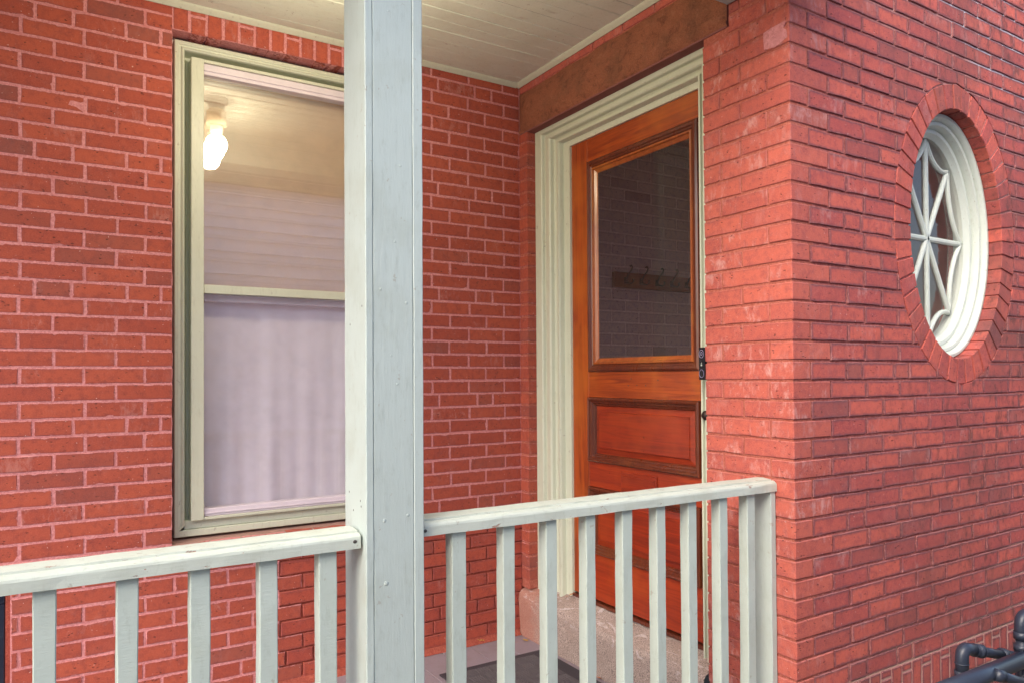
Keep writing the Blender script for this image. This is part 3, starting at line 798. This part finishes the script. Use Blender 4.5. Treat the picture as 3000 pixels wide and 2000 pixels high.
link('pane', mesh([(XD+.016, 2.22, .07), (XD+.016, 2.87, .07), (XD+.016, 2.87, 1.01), (XD+.016, 2.22, 1.01)], [(0, 1, 2, 3)]), 'doorglass', dr)
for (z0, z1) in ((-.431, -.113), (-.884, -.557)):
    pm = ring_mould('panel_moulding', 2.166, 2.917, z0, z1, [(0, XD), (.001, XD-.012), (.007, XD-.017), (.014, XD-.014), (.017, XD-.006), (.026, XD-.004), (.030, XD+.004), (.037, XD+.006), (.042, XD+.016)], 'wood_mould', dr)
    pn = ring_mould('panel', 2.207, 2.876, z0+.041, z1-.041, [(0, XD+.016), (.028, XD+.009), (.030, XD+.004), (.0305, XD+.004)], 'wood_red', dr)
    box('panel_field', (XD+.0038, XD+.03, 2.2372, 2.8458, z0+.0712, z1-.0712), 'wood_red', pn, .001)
ms = box('mail_slot', (XD-.010, XD+.004, 2.427, 2.668, -.548, -.457), 'wood_red', dr, .003)
box('slot_flap', (XD-.013, XD-.0102, 2.437, 2.658, -.540, -.474), 'wood_red', ms, .002)
boxes('threshold', [(XD-.012, XD+.06, DY0, DY1+.01, -1.135, DZ0-.008)], 'wood_mould', dr)
bm = bmesh.new(); bmesh.ops.create_uvsphere(bm, u_segments=20, v_segments=12, radius=.020)
for v in bm.verts: v.co = Vector((v.co.x*.8+2.212, v.co.y+2.088, v.co.z-.166))
kn = link('knob', bm_mesh(bm), 'bronze', dr, True)
tube_obj('knob_neck', [(2.215, 2.102, -.166), (XD, 2.102, -.166)], .010, 'bronze', kn)
for (yy, zz) in ((2.62, -.052), (2.56, -.050), (2.50, -.050), (2.60, -.020), (2.42, -.026)):
    bm = bmesh.new(); bmesh.ops.create_uvsphere(bm, u_segments=8, v_segments=5, radius=.004)
    for v in bm.verts: v.co = Vector((v.co.x*.3+XD+.0006, v.co.y+yy, v.co.z*.8+zz))
    link('nail', bm_mesh(bm), 'screw', dr)

# doorbell
db = thing('video_doorbell', 'black video doorbell fixed to the frame right of the door', 'doorbell')
box('housing', (2.166, 2.2025, 2.050, 2.081, -.023, .105), 'bell', db, .002)
def disc_ring(name, cy, cz, ry, rz, t, mat, parent, x=2.1648):
    bm = bmesh.new(); n = 28; a = []; b = []; c = []; d = []
    for i in range(n):
        th = 2*math.pi*i/n
        for L_, k_, xx in ((a, 1, x), (b, 1-t, x), (c, 1, x+.002), (d, 1-t, x+.002)): L_.append(bm.verts.new((xx, cy+ry*k_*math.cos(th), cz+rz*k_*math.sin(th))))
    for i in range(n):
        j = (i+1) % n; bm.faces.new((a[i], b[i], b[j], a[j])); bm.faces.new((a[i], a[j], c[j], c[i])); bm.faces.new((b[i], d[i], d[j], b[j]))
    return link(name, bm_mesh(bm), mat, parent)
disc_ring('lens_ring', 2.0655, .0795, .0125, .0165, .12, 'bellring', db)
disc_ring('lens', 2.0655, .0805, .0055, .007, .3, 'bellring', db)
disc_ring('button', 2.0655, .002, .0125, .0165, .1, 'bellring', db)
boxes('marking', [(2.1646, 2.166, 2.0625, 2.0645, .032, .037), (2.1646, 2.166, 2.0665, 2.0685, .032, .037), (2.1646, 2.166, 2.0625, 2.0685, .0395, .0415), (2.1646, 2.166, 2.0645, 2.0665, .0435, .0455)], 'white', db)

# ================================================================== SASH WINDOW
sw = thing('sash_window', 'tall cream framed sash window with storm frame in the brick wall', 'window')
def wframe(name, x0, x1, z0, z1, prof, mat, parent, sides='LTRB'):
    bm = bmesh.new(); cs = []
    for (cx_, cz_, sx, sz) in ((x0, z0, 1, 1), (x0, z1, 1, -1), (x1, z1, -1, -1), (x1, z0, -1, 1)):
        cs.append([bm.verts.new((cx_+sx*t, y, cz_+sz*t)) for t, y in prof])
    for i, s_ in enumerate('LTRB'):
        if s_ not in sides: continue
        a, b = cs[i], cs[(i+1) % 4]
        for j in range(len(prof)-1): bm.faces.new((a[j], a[j+1], b[j+1], b[j]))
    return link(name, bm_mesh(bm), mat, parent)
bp_ = [(0, 3.56), (0, 3.436), (.004, 3.430), (.018, 3.430), (.021, 3.434), (.026, 3.435), (.033, 3.427), (.040, 3.431), (.043, 3.440), (.044, 3.505)]
wframe('brickmould', .4205, 1.4065, -.682, 1.462, bp_, 'casing', sw, 'LTR')
wframe('blind_stop', .464, 1.363, -.70, 1.4175, [(0, 3.505), (.010, 3.505), (.011, 3.498), (.045, 3.498)], 'casing', sw, 'LTR')
sf = box('storm_frame', (.488, .5395, 3.424, 3.504, -.622, 1.396), 'storm', sw, .0018)
box('storm_stile', (1.2875, 1.339, 3.424, 3.504, -.622, 1.396), 'storm', sw, .0018)
box('storm_head', (.540, 1.287, 3.426, 3.50, 1.382, 1.3955), 'storm', sf, .001)
box('storm_foot', (.540, 1.287, 3.426, 3.50, -.6215, -.6105), 'storm', sf, .001)
box('top_track', (.541, 1.286, 3.436, 3.49, 1.333, 1.3815), 'lilac', sf, .002)
box('track_lip', (.541, 1.286, 3.430, 3.4355, 1.349, 1.352), 'lilac', sf, 0)
box('bottom_track', (.541, 1.286, 3.436, 3.49, -.610, -.576), 'lilac', sf, .002)
box('track_lip', (.541, 1.286, 3.430, 3.4355, -.598, -.594), 'lilac', sf, 0)
box('meeting_rail', (.5405, 1.2865, 3.428, 3.475, .366, .404), 'storm', sf, .0015)
box('lower_sash_rail', (.541, 1.286, 3.476, 3.51, .335, .372), 'lilac', sf, .002)
box('sub_sill', (.463, 1.364, 3.450, 3.56, -.660, -.6225), 'casing', sw, .002)
box('sub_sill', (.4205, 1.4065, 3.436, 3.56, -.690, -.6605), 'casing', sw, .003)
def quad(name, x0, x1, y, z0, z1, mat, parent): return link(name, mesh([(x0, y, z0), (x1, y, z0), (x1, y, z1), (x0, y, z1)], [(0, 1, 2, 3)]), mat, parent)
def pane(y, z0, z1, tx, tz, mt='winglass'):
    """a pane sitting a hair out of true in its frame, as the doubled reflections show"""
    cx_, cz_ = .9135, (z0+z1)/2
    o = link('pane', mesh([(-.372, 0, z0-cz_), (.372, 0, z0-cz_), (.372, 0, z1-cz_), (-.372, 0, z1-cz_)], [(0, 1, 2, 3)]), mt, sw)
    o.location = (cx_, y, cz_); o.rotation_euler = (tx, 0, tz)
pane(3.452, .404, 1.335, 0, 0); pane(3.474, .404, 1.335, -.0105, .003); pane(3.492, .404, 1.335, -.030, .010)
pane(3.452, -.578, .370, 0, 0, 'lowglass'); pane(3.492, -.578, .350, -.006, .002, 'lowglass')
# stone sill
bm = bmesh.new()
for v in bmesh.ops.create_cube(bm, size=1)['verts']:
    fx, fy, fz = v.co.x > 0, v.co.y > 0, v.co.z > 0
    v.co = Vector((1.43 if fx else .398, 3.60 if fy else 3.342, (-.688 if fy else -.712) if fz else -.7795))
bmesh.ops.bevel(bm, geom=bm.edges[:], offset=.004, segments=2, affect='EDGES')
link('stone_sill', bm_mesh(bm), 'sill', sw)
# curtain and shade inside
nx, nz = 90, 30; bm = bmesh.new(); g2 = []
for i in range(nx+1):
    row = []; x = .50+.83*i/nx
    for j in range(nz+1):
        z = -.60+.945*j/nz; t = 1-j/nz
        fold = .0035*math.sin(x*34+2*t)+.0022*math.sin(x*71+1.3)*(.4+t)+.012*noise.noise(Vector((x*7, z*1.2, 0)))*(.5+t)
        gather = .02*t*t*math.sin((x-.9)*9)
        row.append(bm.verts.new((x, 3.527+fold*.8+gather*.5, z)))
    g2.append(row)
for i in range(nx):
    for j in range(nz): bm.faces.new((g2[i][j], g2[i+1][j], g2[i+1][j+1], g2[i][j+1]))
cu = tag(link('curtain', bm_mesh(bm), 'curtain', None, True), 'sheer whitish curtain hanging behind the lower window pane', 'curtain')
bm = bmesh.new(); add_box(bm, .48, 1.35, 3.550, 3.554, .30, 1.418); tag(link('window_shade', bm_mesh(bm), 'shade'), 'plain tan shade behind the upper window pane', 'window shade')
# room shell behind the window
rm = struct(thing('living_room', 'room behind the sash window', 'room')); del rm['category']
boxes('room_wall', [(-.2, 2.0, 4.6, 4.65, -1.4, 2.0), (-.25, -.2, 3.64, 4.65, -1.4, 2.0), (2.0, 2.05, 3.64, 4.65, -1.4, 2.0), (-.25, 2.05, 3.64, 4.65, 2.0, 2.05), (-.25, 2.05, 3.64, 4.65, -1.45, -1.4),
                    (.30, .459, 3.506, 3.64, -.8, 1.6), (1.366, 1.5, 3.506, 3.64, -.8, 1.6), (.459, 1.366, 3.506, 3.64, 1.42, 1.6), (.459, 1.366, 3.5605, 3.64, -.8, -.605),
                    (-.25, .30, 3.628, 3.639, -1.4, 2.0), (1.5, 2.05, 3.628, 3.639, -1.4, 2.0)], 'roomwall', rm)

# ================================================================== VESTIBULE seen through the door glass
ves = struct(thing('vestibule', 'dim vestibule behind the glazed door', 'room')); del ves['category']
boxes('vestibule_wall', [(2.36, 5.3, 1.8695, 1.90, 1.15, 1.9), (4.70, 4.75, 1.90, 3.5, -1.2, 1.9)], 'roomwall', ves)
boxes('vestibule_ceiling', [(2.36, 4.75, 1.90, 3.55, 1.5, 1.55)], 'roomwall', ves)
boxes('vestibule_floor', [(2.58, 4.75, 1.87, 3.55, -1.22, -1.16)], 'roomfloor', ves)
boxes('wall_lining', [(XCs+.121, XCs+.17, 1.87, 2.04, -1.3, 1.6), (XCs+.121, XCs+.17, 3.06, 3.55, -1.3, 1.6), (XCs+.121, XCs+.17, 2.04, 3.06, 1.2, 1.6)], 'roomwall', ves)
iw = thing('inner_brick_wall', 'dim grey painted brick wall seen through the door glass', 'brick wall')
wi = Wall(iw, 'brick_room', 'rear', (0, 3.40, 0))
for r in range(-16, 23):
    z0 = .042+r*.0675+J; H = .0675-2*J
    js = rep(2.6+(.108 if r % 2 else 0), .2155, 2.36, 4.7)
    for a, b in course(js, 2.38, 4.70):
        L = b-a-2*J
        wi.add(std_brick(L, H, .08), a+J, z0, L, H, tint(L, .1, .2))
# only the bricks that show through the pane are made one by one
wi.items = [((s_ if (1735 < pj(*wi.world(a, z))[0] < 2070 and pj(*wi.world(a, z))[1] < 1080) else -1), me, a, z, t_, dy) for (s_, me, a, z, t_, dy) in wi.items]
wi.build(300)
boxes('mortar', [(2.36, 4.70, 3.402, 3.48, -1.2, 1.55)], 'mortar_room', iw)
# coat rack
cr = thing('coat_rack', 'wooden board with five iron coat hooks seen through the door glass', 'coat rack')
box('board', (2.818, 3.56, 3.378, 3.399, .520, .614), 'rackwood', cr, .003)
for hx in (2.915, 3.040, 3.168, 3.292, 3.420):
    bm = bmesh.new()
    tube(bm, [(hx-.008, 3.377, .566), (hx-.006, 3.372, .575), (hx, 3.362, .600), (hx+.014, 3.35, .625), (hx+.017, 3.345, .642), (hx+.008, 3.343, .652), (hx-.001, 3.345, .645)], [.0075, .006, .005, .005, .005, .005, .0065], 8)
    tube(bm, [(hx-.008, 3.376, .560), (hx-.004, 3.362, .548), (hx+.008, 3.345, .543), (hx+.018, 3.338, .556), (hx+.016, 3.338, .570)], [.0075, .006, .005, .005, .0065], 8)
    tube(bm, [(hx-.010, 3.3775, .545), (hx-.010, 3.3765, .582)], [.012, .010], 8)
    link('hook', bm_mesh(bm), 'iron', cr, True)

# ================================================================== POST
po = thing('porch_post', 'square pale sage painted porch post', 'post')
X0, X1, Y0, Y1 = .628, .780, 1.680, 1.832
long_box('side_board', (X0, X0+.0195, Y0, Y1, -1.403, 1.391), 'z', 60, 'paint', po, .0009, .002, 1)
long_box('side_board', (X1-.0265, X1, Y0, Y1, -1.403, 1.391), 'z', 60, 'paint', po, .0009, .002, 2)
long_box('front_board', (X0+.0205, X1-.0275, Y0+.0012, Y0+.02, -1.403, 1.391), 'z', 60, 'paint', po, .0006, .0015, 3)
box('back_board', (X0+.0205, X1-.0275, Y1-.02, Y1-.002, -1.403, 1.391), 'paint', po, .001)
for (xx, zz, rr_) in ((.675, -.352, .0048), (.737, -.345, .0045), (.679, -.505, .006), (.72, .52, .003), (.69, .90, .0026), (.705, .33, .003), (.667, .21, .0035), (.735, .18, .004), (.71, -.02, .003), (.694, .05, .0024)):
    bm = bmesh.new(); bmesh.ops.create_uvsphere(bm, u_segments=12, v_segments=6, radius=rr_)
    for v in bm.verts: v.co = Vector((v.co.x+xx, v.co.y*.25+Y0+.0012, v.co.z+zz))
    link('nail_head', bm_mesh(bm), 'paint', po, True)
for (yy, zz) in ((1.80, -.293), (1.72, -.305), (1.715, -.318), (1.77, -.335), (1.79, .13), (1.705, .17)):
    bm = bmesh.new(); bmesh.ops.create_uvsphere(bm, u_segments=8, v_segments=5, radius=.0022)
    for v in bm.verts: v.co = Vector((v.co.x*.3+X0, v.co.y+yy, v.co.z*1.3+zz))
    link('nail_hole', bm_mesh(bm), 'screw', po)

# ================================================================== RAILINGS
def top_rail(x0, x1, dz, parent, seed):
    prof = [(1.700, -.4125), (1.700, -.3895), (1.7018, -.3845), (1.7075, -.3795), (1.716, -.3765), (1.7185, -.3815), (1.7215, -.3815), (1.724, -.3735), (1.760, -.3705), (1.786, -.3725), (1.790, -.377), (1.790, -.4125)]
    n = max(12, int((x1-x0)*40)); bm = bmesh.new(); rg = []
    for i in range(n+1):
        x = x0+(x1-x0)*i/n; row = []
        for j, (y, z) in enumerate(prof):
            q = noise.noise_vector(Vector((x*14, j*2.3, seed)))*.0013+noise.noise_vector(Vector((x*60, j*2.3, seed)))*.0006
            row.append(bm.verts.new((x, y+q.y, z+q.z+dz[0]+(dz[1]-dz[0])*i/n)))
        rg.append(row)
    for a, b in zip(rg[:-1], rg[1:]):
        for j in range(len(prof)): bm.faces.new((a[j], a[(j+1) % len(prof)], b[(j+1) % len(prof)], b[j]))
    bm.faces.new(rg[0]); bm.faces.new(rg[-1][::-1])
    return link('top_rail', bm_mesh(bm), 'paint_rail', parent)
def knot(x, z, parent):
    bm = bmesh.new(); bmesh.ops.create_uvsphere(bm, u_segments=10, v_segments=6, radius=.0055)
    for v in bm.verts: v.co = Vector((v.co.x+x, v.co.y*.35+1.7, v.co.z*.8+z))
    link('screw', bm_mesh(bm), 'screw', parent)
rl = thing('porch_railing', 'porch railing left of the post, in front of the sash window', 'railing', 'porch railings')
tr = top_rail(-1.3, .6215, (-.001, -.003), rl, 3.3); knot(.607, -.398, tr)
for k, (a, b) in enumerate([(-1.186, -1.146), (-1.043, -1.003), (-.900, -.860), (-.757, -.717), (-.614, -.574), (-.471, -.431), (-.328, -.288), (-.185, -.145), (-.043, -.003), (.102, .142), (.242, .283), (.387, .428), (.523, .567)]):
    long_box('baluster', (a, b, 1.713, 1.752, -1.31, -.4136), 'z', 26, 'paint_bal', rl, .0012, .0022, 10+k)
long_box('bottom_rail', (-1.3, .6265, 1.705, 1.76, -1.345, -1.311), 'x', 30, 'paint_rail', rl, .001, .003, 5)
rl2 = thing('porch_railing', 'porch railing right of the post, ending against the brick pier', 'railing', 'porch railings')
tr = top_rail(.7815, 2.1485, (.004, -.001), rl2, 8.1); knot(.792, -.394, tr)
for k, (a, b) in enumerate([(.875, .917), (1.031, 1.069), (1.173, 1.211), (1.315, 1.351), (1.454, 1.493), (1.593, 1.631), (1.730, 1.768), (1.874, 1.913), (2.010, 2.049)]):
    long_box('baluster', (a, b, 1.713, 1.752, -1.31, -.4126 if k else -.41), 'z', 26, 'paint_bal', rl2, .0013, .0022, 40+k)
long_box('end_post', (2.1215, 2.1475, 1.7045, 1.788, -1.4, -.4145), 'z', 26, 'paint', rl2, .001, .002, 77)
long_box('bottom_rail', (.7815, 2.1205, 1.705, 1.76, -1.345, -1.311), 'x', 20, 'paint_rail', rl2, .001, .003, 6)

# ================================================================== DOORMAT, LEAVES
dm = thing('doormat', 'dark ribbed basketweave doormat on the porch floor by the step', 'doormat')
MX0, MX1, MY0, MY1 = 1.515, 2.095, 2.15, 3.105
box('base', (MX0, MX1, MY0, MY1, -1.4025, -1.395), 'mat', dm, .002)
bm = bmesh.new(); bm2 = bmesh.new(); cell = .068
for i in range(int((MX1-MX0-.04)/cell)):
    for j in range(int((MY1-MY0-.04)/cell)):
        x0, y0 = MX0+.022+i*cell, MY0+.02+j*cell
        for k in range(5):
            o1, o2 = cell*(k+.15)/5, cell*(k+.8)/5
            if (i+j) % 2:
                add_box(bm, x0+.003, x0+cell-.003, y0+o1, y0+o2, -1.3955, -1.387)
            else: 
                add_box(bm2, x0+o1, x0+o2, y0+.003, y0+cell-.003, -1.3955, -1.3872)
a = link('ribs', bm_mesh(bm), 'mat_rib', dm); a['kind'] = 'stuff'
a = link('slats', bm_mesh(bm2), 'mat_rib', dm); a['kind'] = 'stuff'
def leaf(loc, rot, s, mat, label):
    n = 10; bm = bmesh.new(); c = bm.verts.new((0, 0, .004)); vs = []
    for i in range(n):
        t = 2*math.pi*i/n; r_ = s*(1 if i % 2 == 0 else .55)*(1.2 if i == 0 else 1); vs.append(bm.verts.new((r_*math.cos(t), r_*.8*math.sin(t), R.uniform(0, .008))))
    for i in range(n): bm.faces.new((c, vs[i], vs[(i+1) % n]))
    o = link('fallen_leaf', bm_mesh(bm), mat); o.location = loc; o.rotation_euler = rot
    bm = bmesh.new(); tube(bm, [(s, 0, .003), (s*1.7, .004, .006)], .0009, 5); link('stalk', bm_mesh(bm), mat, o)
    tag(o, label, 'leaf', 'fallen leaves on the porch')
leaf((2.095, 3.26, -1.399), (.2, .1, .4), .020, 'leaf_y', 'yellow fallen leaf in the corner by the doorstep')
leaf((1.885, 3.352, -1.388), (.5, 0, 2.4), .014, 'leaf_y', 'small yellow leaf lying against the foot of the brick wall')
leaf((2.112, 2.66, -1.396), (.3, .1, 1.4), .017, 'leaf_o', 'orange leaf between the doormat and the doorstep')
leaf((2.238, 3.035, -1.125), (.35, .3, 3.), .022, 'leaf_o', 'tan leaf on the doorstep at the foot of the door frame')

# ================================================================== BLACK PIPES
pp = thing('pipework', 'black plastic pipework with elbow fittings in front of the side wall', 'pipes')
yA = 1.30
up = (2.572, yA, -1.80); c1 = (2.574, yA, -.922); c2 = (2.905, yA, -1.020); dn = (2.985, yA, -1.80)
c2b = (2.985, yA, -1.045)
tube_obj('pipe', [up, (2.573, yA, -1.0)], .0175, 'black', pp)
e1 = tube_obj('elbow', [(2.573, yA, -1.012)]+arc_pts((2.573, yA, -1.0), c1, c2, .040)+[Vector(c1).lerp(Vector(c2), .22)], .0205, 'black', pp)
for (p, q, r_) in (((2.573, yA, -1.022), (2.573, yA, -.998), .0235), ((2.573, yA, -.975), (2.573, yA, -.972), .0222)):
    tube_obj('collar', [p, q], r_, 'black', e1)
v1, v2 = Vector(c1), Vector(c2)
for t0, t1, r_ in ((.22, .225, .0222), (.30, .37, .0222), (.365, .375, .0235)): tube_obj('collar', [v1.lerp(v2, t0), v1.lerp(v2, t1)], r_, 'black', e1)
tube_obj('pipe', [v1.lerp(v2, .2), v1.lerp(v2, .9)], .0165, 'black', pp)
e2 = tube_obj('elbow', [v1.lerp(v2, .82)]+arc_pts(c1, c2b, dn, .055)+[(2.985, yA, -1.12)], .0215, 'black', pp)
for (p, q, r_) in ((v1.lerp(v2, .80), v1.lerp(v2, .86), .024), (v1.lerp(v2, .865), v1.lerp(v2, .87), .0245)): tube_obj('collar', [p, q], r_, 'black', e2)
for z0, z1, r_ in ((-1.118, -1.112, .0245), (-1.135, -1.122, .0235), (-1.20, -1.138, .026)): tube_obj('collar', [(2.985, yA, z0), (2.985, yA, z1)], r_, 'black', e2)
tube_obj('pipe', [(2.985, yA, -1.19), dn], .0175, 'black', pp)
tube_obj('large_pipe', [(2.16, 1.20, -.957), (2.86, 1.22, -.985)], .027, 'black', pp, 28)
tube_obj('large_pipe', [(2.16, 1.20, -.957), (2.16, 1.20, -1.8)], .027, 'black', pp, 28)
br = tube_obj('branch_pipe', [(2.560, 1.19, -.972), (2.600, 1.175, -.984), (2.76, 1.16, -1.045)], .0155, 'black', pp)
tube_obj('collar', [(2.556, 1.192, -.970), (2.585, 1.18, -.979)], .0195, 'black', br)
rs = [(2.872, 1.25, -1.8), (2.872, 1.25, -.90)]
tube_obj('riser', rs, .018, 'black', pp)
e3 = tube_obj('elbow', [(2.872, 1.25, -.925), (2.872, 1.25, -.90)]+arc_pts((2.872, 1.25, -.90), (2.872, 1.25, -.858), (3.1, 1.25, -.858), .036)+[(3.0, 1.25, -.858)], .0215, 'black', pp)
for z0, z1, r_ in ((-.935, -.910, .0245), (-.975, -.955, .0245), (-1.03, -.975, .0225)): tube_obj('collar', [(2.872, 1.25, z0), (2.872, 1.25, z1)], r_, 'black', e3)
tube_obj('pipe', [(2.99, 1.25, -.858), (3.6, 1.25, -.858)], .018, 'black', pp)
def scuff(p, s, label=None):
    bm = bmesh.new(); c = []
    for i in range(9):
        t = 2*math.pi*i/9; r_ = s*R.uniform(.5, 1); c.append(bm.verts.new((r_*math.cos(t), 0, r_*math.sin(t))))
    bm.faces.new(c)

# ================================================================== BASEMENT LIGHT at far left, under the rail
bw = thing('basement_window', 'black framed window at far left below the railing', 'window')
boxes('frame', [(-.75, -.172, 3.40, 3.46, -.86, -.823), (-.215, -.172, 3.40, 3.46, -1.4, -.86), (-.75, -.71, 3.40, 3.46, -1.4, -.86)], 'darkframe', bw, .004)
quad('pane', -.71, -.215, 3.44, -1.4, -.86, 'winglass', bw)
boxes('backing', [(-.76, -.156, 3.55, 3.56, -1.45, -.8)], 'darkframe', bw)
boxes('reveal', [(-.1715, -.156, 3.402, 3.56, -1.4, -.8135)], 'mortar_low', bw)

# ================================================================== PORCH LAMP (reflected in the panes)
lp = thing('porch_lamp', 'lit jar shaped porch ceiling lamp mirrored in the window', 'lamp')
LX, LY, LZ = .765, 2.47, 1.42
tube_obj('canopy', [(LX, LY, ZC+.002), (LX, LY, ZC-.02), (LX, LY, ZC-.028), (LX, LY, ZC-.06)], [.065, .065, .045, .04], 'bronze', lp, 24)
tube_obj('glass_jar', [(LX, LY, 1.53), (LX, LY, 1.515), (LX, LY, 1.44)], [.040, .054, .054], 'lampglass', lp, 24)
tube_obj('bulb', [(LX, LY, 1.438), (LX, LY, 1.432), (LX, LY, 1.41), (LX, LY, 1.392), (LX, LY, 1.388)], [.022, .034, .036, .028, .012], 'bulb', lp, 24)
ld = bpy.data.objects.new('lamp_light', bpy.data.lights.new('lamp_light', 'POINT')); COL.objects.link(ld); ld.parent = lp
ld.location = (LX, LY, 1.33); ld.data.energy = 10; ld.data.color = (1, .84, .60); ld.data.shadow_soft_size = .06

# ================================================================== NEIGHBOUR'S HOUSE (behind the camera, mirrored in the glass)
nh = thing('neighbour_house', 'white clapboard house wall mirrored in the window glass', 'house')
EXP = .262; YN = -1.9
for k in range(16):
    z0 = -1.7+k*EXP
    bm = bmesh.new(); vs = [bm.verts.new(p) for x in (-5, 9) for p in ((x, YN-.03, z0-.014), (x, YN+.035, z0-.014), (x, YN-.012, z0+EXP), (x, YN-.03, z0+EXP))]
    for f_ in ((0, 1, 2, 3), (7, 6, 5, 4), (0, 4, 5, 1), (1, 5, 6, 2), (2, 6, 7, 3), (3, 7, 4, 0)): bm.faces.new([vs[i] for i in f_])
    link('siding_board', bm_mesh(bm), 'siding', nh)
boxes('house_body', [(-5, 9, YN-4, YN-.031, -1.78, 2.50)], 'siding', nh)
boxes('house_roof', [(-5.2, 9.2, YN-4.2, YN+.02, 2.50, 2.6)], 'concrete', nh)
